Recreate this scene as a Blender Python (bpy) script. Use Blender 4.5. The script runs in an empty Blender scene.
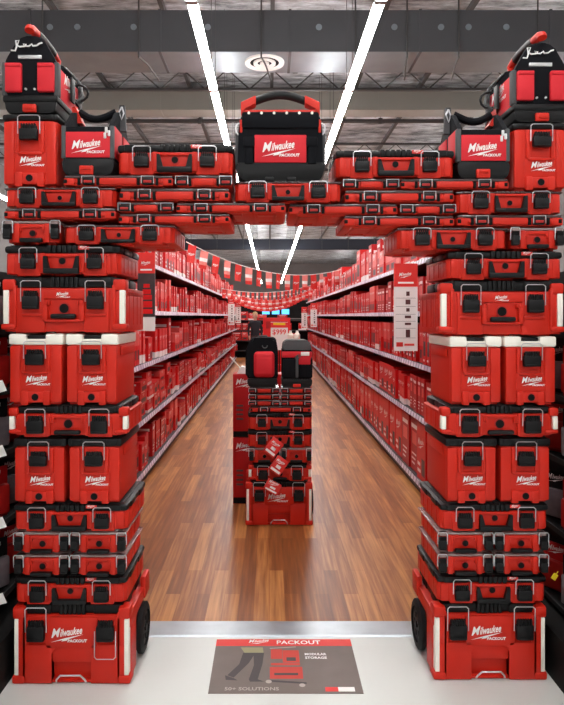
import bpy, bmesh, math, random
from mathutils import Vector, Matrix, Euler
random.seed(7)
PI = math.pi
sc = bpy.context.scene
COL = sc.collection
CAMZ = 1.65
FPX = 640.0
VPX, VPY = 269.5, 316.0

# ------------------------------------------------------------------ materials
def srgb(r, g, b):
    def f(c):
        c /= 255.0
        return c / 12.92 if c <= 0.04045 else ((c + 0.055) / 1.055) ** 2.4
    return (f(r), f(g), f(b), 1.0)

def mat(name, rgb, rough=0.45, metal=0.0, spec=0.5, noise=0.0, nscale=8.0, bump=0.0, bscale=200.0, alpha=None, coat=0.0):
    m = bpy.data.materials.new(name)
    m.use_nodes = True
    nt = m.node_tree
    b = nt.nodes['Principled BSDF']
    col = srgb(*rgb)
    b.inputs['Base Color'].default_value = col
    b.inputs['Roughness'].default_value = rough
    b.inputs['Metallic'].default_value = metal
    b.inputs['Specular IOR Level'].default_value = spec
    if coat:
        b.inputs['Coat Weight'].default_value = coat
        b.inputs['Coat Roughness'].default_value = 0.1
    tc = None
    if noise or bump:
        tc = nt.nodes.new('ShaderNodeTexCoord')
    if noise:
        n = nt.nodes.new('ShaderNodeTexNoise')
        n.inputs['Scale'].default_value = nscale
        n.inputs['Detail'].default_value = 4
        nt.links.new(tc.outputs['Object'], n.inputs['Vector'])
        r = nt.nodes.new('ShaderNodeMapRange')
        r.inputs['To Min'].default_value = 1 - noise
        r.inputs['To Max'].default_value = 1 + noise
        nt.links.new(n.outputs['Fac'], r.inputs['Value'])
        mx = nt.nodes.new('ShaderNodeVectorMath')
        mx.operation = 'SCALE'
        mx.inputs[0].default_value = col[:3]
        nt.links.new(r.outputs['Result'], mx.inputs['Scale'])
        nt.links.new(mx.outputs['Vector'], b.inputs['Base Color'])
    if bump:
        n2 = nt.nodes.new('ShaderNodeTexNoise')
        n2.inputs['Scale'].default_value = bscale
        nt.links.new(tc.outputs['Object'], n2.inputs['Vector'])
        bp = nt.nodes.new('ShaderNodeBump')
        bp.inputs['Strength'].default_value = bump
        bp.inputs['Distance'].default_value = 0.002
        nt.links.new(n2.outputs['Fac'], bp.inputs['Height'])
        nt.links.new(bp.outputs['Normal'], b.inputs['Normal'])
    if alpha is not None:
        b.inputs['Alpha'].default_value = alpha
    return m

def emit(name, rgb, strength):
    m = bpy.data.materials.new(name)
    m.use_nodes = True
    b = m.node_tree.nodes['Principled BSDF']
    b.inputs['Base Color'].default_value = srgb(*rgb)
    b.inputs['Emission Color'].default_value = srgb(*rgb)
    b.inputs['Emission Strength'].default_value = strength
    return m

M = {}
M['red'] = mat('red_plastic', (200, 36, 19), 0.45, spec=0.32, noise=0.05, nscale=6, bump=0.15, bscale=350)
M['red_dark'] = mat('deep_red_plastic', (172, 22, 18), 0.5)
M['black'] = mat('black_plastic', (12, 12, 14), 0.45, spec=0.28, bump=0.15, bscale=350)
M['smoke'] = mat('smoked_clear_plastic', (78, 62, 62), 0.18, noise=0.25, nscale=30, coat=0.3)
M['clear'] = mat('clear_polycarbonate', (150, 128, 126), 0.15, noise=0.3, nscale=40, coat=0.4)
M['white'] = mat('white_plastic', (244, 240, 228), 0.4)
M['print'] = mat('white_print', (240, 236, 234), 0.5)
M['wire'] = mat('steel_wire', (218, 218, 222), 0.3, metal=0.75)
M['silver'] = mat('silver_aluminium', (205, 205, 205), 0.35, metal=0.6)
M['tyre'] = mat('black_rubber', (14, 14, 16), 0.7, spec=0.3)
M['hole'] = mat('black_and_hole_shade', (7, 5, 5), 0.7, spec=0.2)  # near-black stands in for shade inside holes and slots; also plain black parts
M['fabric'] = mat('black_fabric', (13, 14, 19), 0.9, spec=0.2, bump=0.4, bscale=500)
M['greyfabric'] = mat('grey_webbing', (76, 76, 78), 0.85, bump=0.4, bscale=400)
M['redfabric'] = mat('red_fabric', (205, 20, 36), 0.7, bump=0.3, bscale=400)
M['cord'] = mat('white_cord', (225, 225, 225), 0.6)
M['shelf'] = mat('charcoal_shelf_steel', (46, 42, 46), 0.5, metal=0.2)
M['panel'] = mat('dark_back_panel', (16, 14, 15), 0.8, spec=0.2)
M['carton_red'] = mat('red_carton', (212, 24, 26), 0.42, spec=0.35, noise=0.10, nscale=14)
M['carton_deep'] = mat('deep_red_carton', (180, 18, 22), 0.42, spec=0.35, noise=0.10, nscale=14)
M['carton_pink'] = mat('pale_red_carton_print', (228, 84, 80), 0.4)
M['flag_pink'] = mat('pale_flag_print', (238, 138, 130), 0.6)
M['carton_white'] = mat('white_carton_print', (238, 226, 224), 0.45)
M['carton_grey'] = mat('dark_carton_print', (84, 50, 50), 0.45)
M['yellow'] = mat('yellow_card', (240, 205, 30), 0.5)
M['paper'] = mat('white_paper', (235, 233, 230), 0.6)
M['signred'] = mat('red_sign_print', (222, 46, 40), 0.5)
M['signdark'] = mat('dark_photo_print', (58, 50, 52), 0.5, noise=0.5, nscale=18)
M['brown'] = mat('brown_photo_print', (112, 100, 94), 0.55, noise=0.22, nscale=7)
M['skin'] = mat('skin', (205, 160, 135), 0.55)
M['jacket'] = mat('dark_jacket', (28, 30, 38), 0.8)
M['hair'] = mat('pale_hair', (190, 170, 120), 0.7)
M['duct'] = mat('charcoal_duct_steel', (74, 74, 77), 0.5, metal=0.35, noise=0.12, nscale=1.5)
M['galv'] = mat('galvanised_steel', (140, 148, 154), 0.42, metal=0.8, noise=0.2, nscale=2.5)
M['tan'] = mat('dull_tan_duct', (140, 137, 130), 0.5, metal=0.25, noise=0.08, nscale=2)
M['steel'] = mat('grey_joist_steel', (74, 72, 72), 0.5, metal=0.5)
M['ventwhite'] = mat('white_diffuser', (220, 216, 212), 0.5)
M['bulkhead'] = mat('navy_bulkhead', (34, 38, 50), 0.7)
M['far_wall'] = mat('grey_far_wall', (120, 116, 116), 0.8, noise=0.1, nscale=1)
M['housing'] = mat('white_light_housing', (150, 150, 152), 0.5)
M['tube'] = emit('lit_tube', (252, 250, 247), 18.5)
M['screen'] = emit('lit_blue_screen', (70, 150, 215), 1.0)
M['clearpack'] = mat('clear_blister', (120, 112, 116), 0.1, coat=0.6, noise=0.4, nscale=25)

def foil_material():
    m = bpy.data.materials.new('foil_insulation')
    m.use_nodes = True
    nt = m.node_tree
    b = nt.nodes['Principled BSDF']
    tc = nt.nodes.new('ShaderNodeTexCoord')
    mp = nt.nodes.new('ShaderNodeMapping')
    mp.inputs['Scale'].default_value = (0.7, 2.6, 1)
    nt.links.new(tc.outputs['Object'], mp.inputs['Vector'])
    n = nt.nodes.new('ShaderNodeTexNoise')
    n.inputs['Scale'].default_value = 2.0
    n.inputs['Detail'].default_value = 8
    n.inputs['Roughness'].default_value = 0.7
    nt.links.new(mp.outputs['Vector'], n.inputs['Vector'])
    cr = nt.nodes.new('ShaderNodeValToRGB')
    cr.color_ramp.elements[0].position = 0.36
    cr.color_ramp.elements[0].color = srgb(66, 70, 74)
    cr.color_ramp.elements[1].position = 0.64
    cr.color_ramp.elements[1].color = srgb(226, 232, 238)
    nt.links.new(n.outputs['Fac'], cr.inputs['Fac'])
    nt.links.new(cr.outputs['Color'], b.inputs['Base Color'])
    b.inputs['Metallic'].default_value = 0.55
    b.inputs['Roughness'].default_value = 0.38
    bp = nt.nodes.new('ShaderNodeBump')
    bp.inputs['Strength'].default_value = 0.7
    bp.inputs['Distance'].default_value = 0.12
    nt.links.new(n.outputs['Fac'], bp.inputs['Height'])
    nt.links.new(bp.outputs['Normal'], b.inputs['Normal'])
    return m
M['foil'] = foil_material()

def wood_material():
    m = bpy.data.materials.new('wood_planks')
    m.use_nodes = True
    nt = m.node_tree
    b = nt.nodes['Principled BSDF']
    tc = nt.nodes.new('ShaderNodeTexCoord')
    mp = nt.nodes.new('ShaderNodeMapping')
    mp.inputs['Rotation'].default_value = (0, 0, PI / 2)
    nt.links.new(tc.outputs['Object'], mp.inputs['Vector'])
    br = nt.nodes.new('ShaderNodeTexBrick')
    br.offset = 0.37
    br.inputs['Scale'].default_value = 1.0
    br.inputs['Brick Width'].default_value = 0.95
    br.inputs['Row Height'].default_value = 0.088
    br.inputs['Mortar Size'].default_value = 0.0012
    br.inputs['Mortar Smooth'].default_value = 0.1
    br.inputs['Color1'].default_value = (0, 0, 0, 1)
    br.inputs['Color2'].default_value = (1, 1, 1, 1)
    br.inputs['Mortar'].default_value = (0.25, 0.25, 0.25, 1)
    nt.links.new(mp.outputs['Vector'], br.inputs['Vector'])
    mp2 = nt.nodes.new('ShaderNodeMapping')
    mp2.inputs['Scale'].default_value = (22, 0.9, 1)
    nt.links.new(tc.outputs['Object'], mp2.inputs['Vector'])
    gn = nt.nodes.new('ShaderNodeTexNoise')
    gn.inputs['Scale'].default_value = 2.0
    gn.inputs['Detail'].default_value = 6
    nt.links.new(mp2.outputs['Vector'], gn.inputs['Vector'])
    ad = nt.nodes.new('ShaderNodeMath')
    ad.operation = 'MULTIPLY_ADD'
    ad.inputs[1].default_value = 0.30
    nt.links.new(br.outputs['Color'], ad.inputs[0])
    sm = nt.nodes.new('ShaderNodeMath')
    sm.operation = 'MULTIPLY'
    sm.inputs[1].default_value = 0.76
    nt.links.new(gn.outputs['Fac'], sm.inputs[0])
    nt.links.new(sm.outputs[0], ad.inputs[2])
    cr = nt.nodes.new('ShaderNodeValToRGB')
    cr.color_ramp.elements[0].position = 0.18
    cr.color_ramp.elements[0].color = srgb(92, 48, 22)
    cr.color_ramp.elements[1].position = 0.88
    cr.color_ramp.elements[1].color = srgb(208, 146, 84)
    e = cr.color_ramp.elements.new(0.5)
    e.color = srgb(143, 83, 41)
    nt.links.new(ad.outputs[0], cr.inputs['Fac'])
    nt.links.new(cr.outputs['Color'], b.inputs['Base Color'])
    b.inputs['Roughness'].default_value = 0.36
    b.inputs['Specular IOR Level'].default_value = 0.45
    return m
M['wood'] = wood_material()
M['concrete'] = mat('pale_sealed_concrete', (204, 207, 203), 0.35, noise=0.06, nscale=2.2, bump=0.05, bscale=60)
M['threshold'] = mat('reflection_mottled_aluminium', (170, 177, 182), 0.34, metal=0.75, noise=0.25, nscale=7)  # colour noise imitates the strip's irregular reflections

def rail_material():
    m = bpy.data.materials.new('price_rail')
    m.use_nodes = True
    nt = m.node_tree
    b = nt.nodes['Principled BSDF']
    tc = nt.nodes.new('ShaderNodeTexCoord')
    br = nt.nodes.new('ShaderNodeTexBrick')
    br.offset = 0.0
    br.inputs['Scale'].default_value = 1
    br.inputs['Brick Width'].default_value = 0.11
    br.inputs['Row Height'].default_value = 0.3
    br.inputs['Mortar Size'].default_value = 0.014
    br.inputs['Color1'].default_value = srgb(222, 214, 226)
    br.inputs['Color2'].default_value = srgb(180, 168, 188)
    br.inputs['Mortar'].default_value = srgb(120, 108, 128)
    mp = nt.nodes.new('ShaderNodeMapping')
    mp.inputs['Location'].default_value = (0, 0.15, 0)
    nt.links.new(tc.outputs['Object'], mp.inputs['Vector'])
    nt.links.new(mp.outputs['Vector'], br.inputs['Vector'])
    nt.links.new(br.outputs['Color'], b.inputs['Base Color'])
    b.inputs['Roughness'].default_value = 0.35
    return m
M['rail'] = rail_material()

# ------------------------------------------------------------------ mesh helpers
def box(bm, x0, x1, y0, y1, z0, z1, bev=0.0, seg=2, mi=0):
    ret = bmesh.ops.create_cube(bm, size=1.0)
    vs = ret['verts']
    cx, cy, cz = (x0 + x1) / 2, (y0 + y1) / 2, (z0 + z1) / 2
    for v in vs:
        v.co = Vector((cx + v.co.x * (x1 - x0), cy + v.co.y * (y1 - y0), cz + v.co.z * (z1 - z0)))
    for f in {f for v in vs for f in v.link_faces}:
        f.material_index = mi
    b = min(bev, 0.49 * min(x1 - x0, y1 - y0, z1 - z0))
    if b > 0:
        bmesh.ops.bevel(bm, geom=list({e for v in vs for e in v.link_edges}), offset=b, segments=seg, affect='EDGES', profile=0.5, material=-1)

def cyl(bm, p0, p1, r, n=16, mi=0, r2=None):
    p0, p1 = Vector(p0), Vector(p1)
    d = p1 - p0
    q = d.to_track_quat('Z', 'Y').to_matrix().to_4x4()
    ret = bmesh.ops.create_cone(bm, cap_ends=True, segments=n, radius1=r, radius2=r if r2 is None else r2, depth=d.length,
                                matrix=Matrix.Translation((p0 + p1) / 2) @ q)
    for f in {f for v in ret['verts'] for f in v.link_faces}:
        f.material_index = mi

def tube(bm, pts, r, n=8, mi=0, flat=1.0):
    pts = [Vector(p) for p in pts]
    rings = []
    up = None
    for i, p in enumerate(pts):
        if i == 0:
            t = pts[1] - p
        elif i == len(pts) - 1:
            t = p - pts[i - 1]
        else:
            t = (pts[i + 1] - p).normalized() + (p - pts[i - 1]).normalized()
        t.normalize()
        if up is None:
            up = Vector((0, 0, 1)) if abs(t.z) < 0.9 else Vector((0, 1, 0))
        s = t.cross(up)
        if s.length < 1e-5:
            s = t.orthogonal()
        s.normalize()
        up = s.cross(t).normalized()
        rings.append([bm.verts.new(p + (s * math.cos(2 * PI * k / n) + up * math.sin(2 * PI * k / n) * flat) * r) for k in range(n)])
    for a, b in zip(rings, rings[1:]):
        for k in range(n):
            f = bm.faces.new((a[k], a[(k + 1) % n], b[(k + 1) % n], b[k]))
            f.material_index = mi
    for rg in (rings[0], rings[-1]):
        f = bm.faces.new(rg)
        f.material_index = mi

def prism(bm, pts, y0, y1, mi=0, axis='y', bev=0.0):
    """extrude a 2D outline; axis 'y': pts are (x,z); axis 'x': pts are (y,z); axis 'z': pts are (x,y)"""
    def P(p, a):
        return (p[0], a, p[1]) if axis == 'y' else ((a, p[0], p[1]) if axis == 'x' else (p[0], p[1], a))
    A = [bm.verts.new(P(p, y0)) for p in pts]
    B = [bm.verts.new(P(p, y1)) for p in pts]
    fs = [bm.faces.new(A), bm.faces.new(B[::-1])]
    n = len(pts)
    for i in range(n):
        fs.append(bm.faces.new((A[i], B[i], B[(i + 1) % n], A[(i + 1) % n])))
    for f in fs:
        f.material_index = mi
    if bev:
        bmesh.ops.bevel(bm, geom=list({e for f in fs for e in f.edges}), offset=bev, segments=2, affect='EDGES', profile=0.5, material=-1)

def mesh(bm, name, mats, smooth=True):
    bmesh.ops.recalc_face_normals(bm, faces=bm.faces)
    me = bpy.data.meshes.new(name)
    bm.to_mesh(me)
    bm.free()
    for m in mats if isinstance(mats, (list, tuple)) else [mats]:
        me.materials.append(M[m] if isinstance(m, str) else m)
    if smooth:
        me.shade_smooth()
        me.set_sharp_from_angle(angle=math.radians(35))
    return me

def obj(name, me, parent=None, loc=(0, 0, 0), rot=(0, 0, 0), label=None):
    o = bpy.data.objects.new(name, me)
    COL.objects.link(o)
    o.location = loc
    o.rotation_euler = rot
    if parent is not None:
        o.parent = parent
    if label:
        o['label'] = label
    return o

def tag(o, label, cat, group=None, kind=None):
    o['label'] = label
    o['category'] = cat
    if group:
        o['group'] = group
    if kind:
        o['kind'] = kind
    return o

def root(name, loc, label, cat, group=None, rot=(0, 0, 0)):
    o = bpy.data.objects.new(name, None)
    COL.objects.link(o)
    o.empty_display_size = 0.05
    o.location = loc
    o.rotation_euler = rot
    return tag(o, label, cat, group)

def structure(name, me, loc=(0, 0, 0), label=None, cat=None):
    o = obj(name, me, None, loc)
    o['kind'] = 'structure'
    if label:
        o['label'] = label
        o['category'] = cat
    return o

class Part:
    def __init__(self, name, me, loc=(0, 0, 0), rot=(0, 0, 0), subs=(), label=None):
        self.name, self.me, self.loc, self.rot, self.subs, self.label = name, me, loc, rot, subs, label

def place(name, parts, loc, label, cat, group=None, rot=(0, 0, 0)):
    r = root(name, loc, label, cat, group, rot)
    for p in parts:
        o = obj(p.name, p.me, r, p.loc, p.rot, p.label)
        if getattr(p, 'sc', None):
            o.scale = p.sc
        for s in p.subs:
            q = obj(s.name, s.me, o, s.loc, s.rot, s.label)
            if getattr(s, 'sc', None):
                q.scale = s.sc
    return r

def MB():
    return bmesh.new()

# ------------------------------------------------------------------ lettering
def text_into(bm, s, x, y, z, size, shear=0.0, wide=1.0, off=0.0, mi=0, center=False, depth=0.0008, fit=None, basis='xz', res=2, rise=0.0, x0=0.0):
    """letters standing in the local XZ plane (facing -Y), or lying in XY when basis is 'xy'"""
    cu = bpy.data.curves.new('lettering', 'FONT')
    cu.body = s
    cu.size = size
    cu.shear = shear
    cu.offset = off
    cu.resolution_u = res
    cu.extrude = 0
    cu.fill_mode = 'FRONT'
    o = bpy.data.objects.new('lettering', cu)
    COL.objects.link(o)
    bpy.context.view_layer.update()
    me = bpy.data.meshes.new_from_object(o.evaluated_get(bpy.context.evaluated_depsgraph_get()))
    bpy.data.objects.remove(o)
    bpy.data.curves.remove(cu)
    xs = [v.co.x for v in me.vertices]
    if xs:
        mnx, mxx = min(xs), max(xs)
        w = mxx - mnx
        k = fit / w if fit else wide
        base = len(bm.verts)
        vs = []
        for v in me.vertices:
            X = x + (v.co.x - mnx) * k - (w * k / 2 if center else 0)
            up = v.co.y + rise * (X - x0)
            vs.append(bm.verts.new((X, y, z + up) if basis == 'xz' else (X, y + up, z)))
        for p in me.polygons:
            try:
                f = bm.faces.new([vs[i] for i in p.vertices])
                f.material_index = mi
            except ValueError:
                pass
    bpy.data.meshes.remove(me)

def logo_into(bm, x, y, z, w, mi=0, basis='xz', sub=True, res=2):
    """script word over a bolt-shaped underline with a small word at its end; centred at x, base at z"""
    S = w / 1.0
    x0 = x - w / 2
    def pl(pts):
        if basis == 'xz':
            vs = [bm.verts.new((x0 + a * S, y, z + b * S)) for a, b in pts]
        else:
            vs = [bm.verts.new((x0 + a * S, y + b * S, z)) for a, b in pts]
        f = bm.faces.new(vs)
        f.material_index = mi
    oy = 0.10 * S
    for tx, xx, dz, sz, ft in (('M', 0.03, 0.0, 0.34, 0.25), ('ilwaukee', 0.265, 0.0, 0.285, 0.60)):
        kw = dict(mi=mi, fit=ft * S, off=0.006 * S, res=res, basis=basis, rise=0.14, x0=x0)
        if basis == 'xz':
            text_into(bm, tx, x0 + xx * S, y, z + oy + dz * S, sz * S, 0.3, **kw)
        else:
            text_into(bm, tx, x0 + xx * S, y + oy + dz * S, z, sz * S, 0.3, **kw)
    pl([(0.0, -0.02), (0.40, 0.095), (0.34, 0.045)])
    pl([(0.30, 0.005), (0.40, 0.095), (0.90, 0.20), (0.47, 0.06), (0.45, 0.03)])
    if sub:
        if basis == 'xz':
            text_into(bm, 'PACKOUT', x0 + 0.47 * S, y, z - 0.015 * S, 0.105 * S, 0.1, mi=mi, fit=0.53 * S, off=0.004 * S, res=res)
        else:
            text_into(bm, 'PACKOUT', x0 + 0.47 * S, y - 0.015 * S, z, 0.105 * S, 0.1, mi=mi, fit=0.53 * S, off=0.004 * S, basis='xy', res=res)

_bm = MB(); logo_into(_bm, 0, 0, 0, 1.0)
LOGO = mesh(_bm, 'logo_lettering', 'print', False)
_bm = MB(); logo_into(_bm, 0, 0, 0, 1.0, sub=False, res=1)
LOGO_PLAIN = mesh(_bm, 'logo_lettering', 'print', False)

def logo_part(x, y, z, w, me=None):
    p = Part('logo_lettering', me or LOGO, (x, y, z), label='white logo lettering')
    p.sc = (w, 1, w)
    return p

# ------------------------------------------------------------------ tool storage kinds (front faces -Y, base centre at the origin)
def latch_part(x, f, ztop, w, h, lidz, down=False, label=None):
    """black snap latch with finger comb; steel wire bail over the lid edge"""
    bm = MB()
    box(bm, x - w / 2, x + w / 2, f - 0.026, f, ztop - h, ztop - h * 0.30, 0.006)
    box(bm, x - w * 0.43, x + w * 0.43, f - 0.016, f, ztop - h * 0.34, ztop - h * 0.1, 0.003)
    for k in range(6):
        xx = x - w * 0.36 + k * w * 0.72 / 5
        box(bm, xx - w * 0.035, xx + w * 0.035, f - 0.024, f - 0.01, ztop - h * 0.34, ztop - h * 0.02, 0.0)
    box(bm, x - w * 0.42, x + w * 0.42, f - 0.030, f - 0.02, ztop - h * 0.98, ztop - h * 0.86, 0.003)
    me = mesh(bm, 'latch', 'black')
    b = MB()
    ww = w * 0.60
    if down:
        pts = [(x - ww, f - 0.012, ztop - h * 0.55), (x - ww, f - 0.014, ztop - h * 1.75), (x - ww * 0.8, f - 0.014, ztop - h * 1.85),
               (x + ww * 0.8, f - 0.014, ztop - h * 1.85), (x + ww, f - 0.014, ztop - h * 1.75), (x + ww, f - 0.012, ztop - h * 0.55)]
    else:
        pts = [(x - ww, f - 0.012, ztop - h * 0.6), (x - ww, f - 0.014, lidz - 0.008), (x - ww * 0.8, f - 0.012, lidz),
               (x + ww * 0.8, f - 0.012, lidz), (x + ww, f - 0.014, lidz - 0.008), (x + ww, f - 0.012, ztop - h * 0.6)]
    tube(b, pts, 0.0024, 6)
    return Part('latch', me, subs=[Part('wire_bail', mesh(b, 'wire_bail', 'wire'), label='steel wire bail')])

def lid_mesh(W, D, z0, z1, mats='black', grip=True, cleats=True):
    f, bk = -D / 2, D / 2
    bm = MB()
    h = z1 - z0
    box(bm, -W / 2, W / 2, f, bk, z0, z1 - 0.004, min(0.012, h * 0.4))
    box(bm, -W / 2 + 0.02, W / 2 - 0.02, f + 0.02, bk - 0.02, z1 - 0.008, z1, 0.003)
    if grip:
        n = 6
        for k in range(n):
            xx = -0.055 * W * 2 + k * 0.22 * W / (n - 1)
            box(bm, xx - 0.009, xx + 0.009, f - 0.010, f + 0.03, z0 + 0.001, z1 - 0.003, 0.004)
        for s in (-1, 1):
            box(bm, s * 0.33 * W - 0.055, s * 0.33 * W + 0.055, f - 0.005, f + 0.03, z0 + 0.002, z1 - 0.005, 0.004)
    # side lugs
    for s in (-1, 1):
        for yy in (-0.22, 0.22):
            box(bm, s * W / 2 - 0.003, s * W / 2 + 0.003, yy * D - 0.05, yy * D + 0.05, z0 + 0.002, z1 - 0.006, 0.003)
    return mesh(bm, 'lid', mats)

def shell(bm, W, D, z0, z1, bev=0.018, feet=True):
    f, bk = -D / 2, D / 2
    fh = min(0.008, (z1 - z0) * 0.1) if feet else 0
    # chamfered-corner hull
    c = 0.022
    pts = [(-W / 2 + c, f), (W / 2 - c, f), (W / 2, f + c), (W / 2, bk - c), (W / 2 - c, bk), (-W / 2 + c, bk), (-W / 2, bk - c), (-W / 2, f + c)]
    prism(bm, pts, z0 + fh, z1, axis='z', bev=0.005)
    if feet:
        for x in (-0.33, 0, 0.33):
            for y in (-0.32, 0.32):
                box(bm, x * W - W * 0.09, x * W + W * 0.09, y * D - D * 0.10, y * D + D * 0.10, z0, z0 + fh + 0.004, 0.003)
    # side ribs
    for s in (-1, 1):
        for y in (-0.30, -0.1, 0.1, 0.30):
            xx = s * W / 2
            box(bm, xx - 0.002, xx + 0.002, y * D - 0.012, y * D + 0.012, z0 + (z1 - z0) * 0.18, z1 - 0.004, 0.003)
        box(bm, s * W / 2 - 0.002, s * W / 2 + 0.002, f + 0.03, bk - 0.03, z1 - (z1 - z0) * 0.16, z1 - 0.001, 0.003)

def lock_hole(x, f, z, r):
    bm = MB()
    cyl(bm, (x, f - 0.004, z), (x, f + 0.006, z), r, 20, 0)
    cyl(bm, (x, f - 0.0055, z), (x, f + 0.006, z), r * 0.80, 18, 1)  # dark disc on the surface paints the shade of the hole
    return Part('lock_hole', mesh(bm, 'lock_hole', ['red_dark', 'hole']))

def tool_case(W, H, D, lid='black', lidf=0.27, black_handle=True, badge=True):
    f = -D / 2
    zb = H * (1 - lidf)
    bm = MB()
    shell(bm, W, D, 0, zb)
    tx = 0.285 * W
    for s in (-1, 1):
        # latch towers and outer pillars
        box(bm, s * tx - 0.052, s * tx + 0.052, f - 0.006, f + 0.02, 0.0, zb - 0.004, 0.005)
        box(bm, s * (W / 2 - 0.03) - 0.016, s * (W / 2 - 0.03) + 0.016, f - 0.003, f + 0.03, H * 0.08, zb - 0.004, 0.005)
        box(bm, s * (0.172 * W) - 0.012, s * (0.172 * W) + 0.012, f - 0.012, f + 0.02, H * 0.10, zb, 0.004)
    box(bm, -0.17 * W, 0.17 * W, f - 0.010, f + 0.02, zb - H * 0.12, zb - 0.002, 0.003)
    for s in (-1, 1):
        for k in range(3):
            xx = s * (0.135 + 0.02 * k) * W
            box(bm, xx - 0.003, xx + 0.003, f - 0.014, f, zb - H * 0.24, zb - 0.004, 0.001)
    body = Part('body', mesh(bm, 'body', 'red'))
    parts = [body]
    parts.append(Part('lid', lid_mesh(W + 0.004, D + 0.004, zb, H, lid)))
    lw, lh = 0.066, min(0.070, zb * 0.78)
    for s in (-1, 1):
        parts.append(latch_part(s * tx, f - 0.006, zb - 0.002, lw, lh, zb + H * lidf * 0.62))
    # handle: moulded bail with side arms
    bm = MB()
    hz0, hz1 = H * 0.06, H * 0.24
    box(bm, -0.152 * W, 0.152 * W, f - 0.030, f - 0.006, hz0, hz1, 0.006)
    if black_handle:
        for s in (-1, 1):
            prism(bm, [(s * 0.152 * W, hz0 + 0.004), (s * 0.152 * W, zb * 0.86), (s * 0.128 * W, zb * 0.86), (s * 0.10 * W, hz1)][::s], f - 0.026, f - 0.006)
    parts.append(Part('handle', mesh(bm, 'handle', 'black')))
    parts.append(lock_hole(0, f, H * 0.48, min(0.022, H * 0.13)))
    if badge:
        b = MB()
        box(b, 0.14 * W, 0.235 * W, f - 0.0075, f - 0.002, zb + H * lidf * 0.42, zb + H * lidf * 0.86, 0.001)
        p = Part('badge', mesh(b, 'badge', 'signred'), label='small red badge on the lid')
        p.subs = [logo_part(0.1875 * W, f - 0.0085, zb + H * lidf * 0.48, 0.075 * W, LOGO_PLAIN)]
        parts.append(p)
    return parts

def large_case(W, H, D):
    f = -D / 2
    zb = H * 0.80
    bm = MB()
    shell(bm, W - 0.012, D, 0, zb)
    tx = 0.255 * W
    for s in (-1, 1):
        box(bm, s * tx - 0.058, s * tx + 0.058, f - 0.008, f + 0.02, H * 0.02, zb - 0.004, 0.006)
        box(bm, s * tx - 0.048, s * tx + 0.048, f - 0.016, f + 0.02, H * 0.30, H * 0.36, 0.006)
        # corner posts rising past the lid
        box(bm, s * (W / 2 - 0.032) - 0.032, s * (W / 2 - 0.032) + 0.032, f - 0.014, f + 0.05, H * 0.07, H * 0.17, 0.008)
        box(bm, s * (W / 2 - 0.034) - 0.03, s * (W / 2 - 0.034) + 0.03, f - 0.010, f + 0.05, H * 0.75, H * 0.95, 0.010)
        box(bm, s * (W / 2 - 0.06) - 0.008, s * (W / 2 - 0.06) + 0.008, f - 0.010, f + 0.03, H * 0.1, H * 0.85, 0.004)
    # handle frame
    box(bm, -0.165 * W, 0.165 * W, f - 0.010, f + 0.01, H * 0.60, H * 0.78, 0.006)
    box(bm, -0.165 * W, -0.125 * W, f - 0.020, f + 0.01, H * 0.20, H * 0.55, 0.006)
    box(bm, 0.125 * W, 0.165 * W, f - 0.020, f + 0.01, H * 0.20, H * 0.55, 0.006)
    box(bm, -0.165 * W, 0.165 * W, f - 0.020, f + 0.01, H * 0.20, H * 0.25, 0.006)
    for s in (-1, 1):
        for k in range(3):
            xx = s * (0.115 + 0.018 * k) * W
            box(bm, xx - 0.004, xx + 0.004, f - 0.022, f, H * 0.50, H * 0.58, 0.001)
    parts = [Part('body', mesh(bm, 'body', 'red'))]
    parts.append(Part('lid', lid_mesh(W - 0.09, D - 0.01, zb, H)))
    for s in (-1, 1):
        parts.append(latch_part(s * tx, f - 0.010, zb - 0.012, 0.074, 0.085, H * 0.92))
        b = MB()
        box(b, s * (W / 2 - 0.022) - 0.012, s * (W / 2 - 0.022) + 0.012, f - 0.010, f + 0.02, H * 0.17, H * 0.76, 0.003)
        parts.append(Part('reflective_strip', mesh(b, 'reflective_strip', 'white'), label='white reflective corner strip'))
    b = MB()
    box(b, -0.10 * W, 0.10 * W, f - 0.030, f - 0.004, H * 0.26, H * 0.345, 0.008)
    parts.append(Part('handle', mesh(b, 'handle', 'black')))
    parts.append(lock_hole(0, f - 0.002, H * 0.44, 0.026))
    parts.append(logo_part(-0.005 * W, f - 0.012, H * 0.63, 0.115 * W))
    return parts

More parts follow.
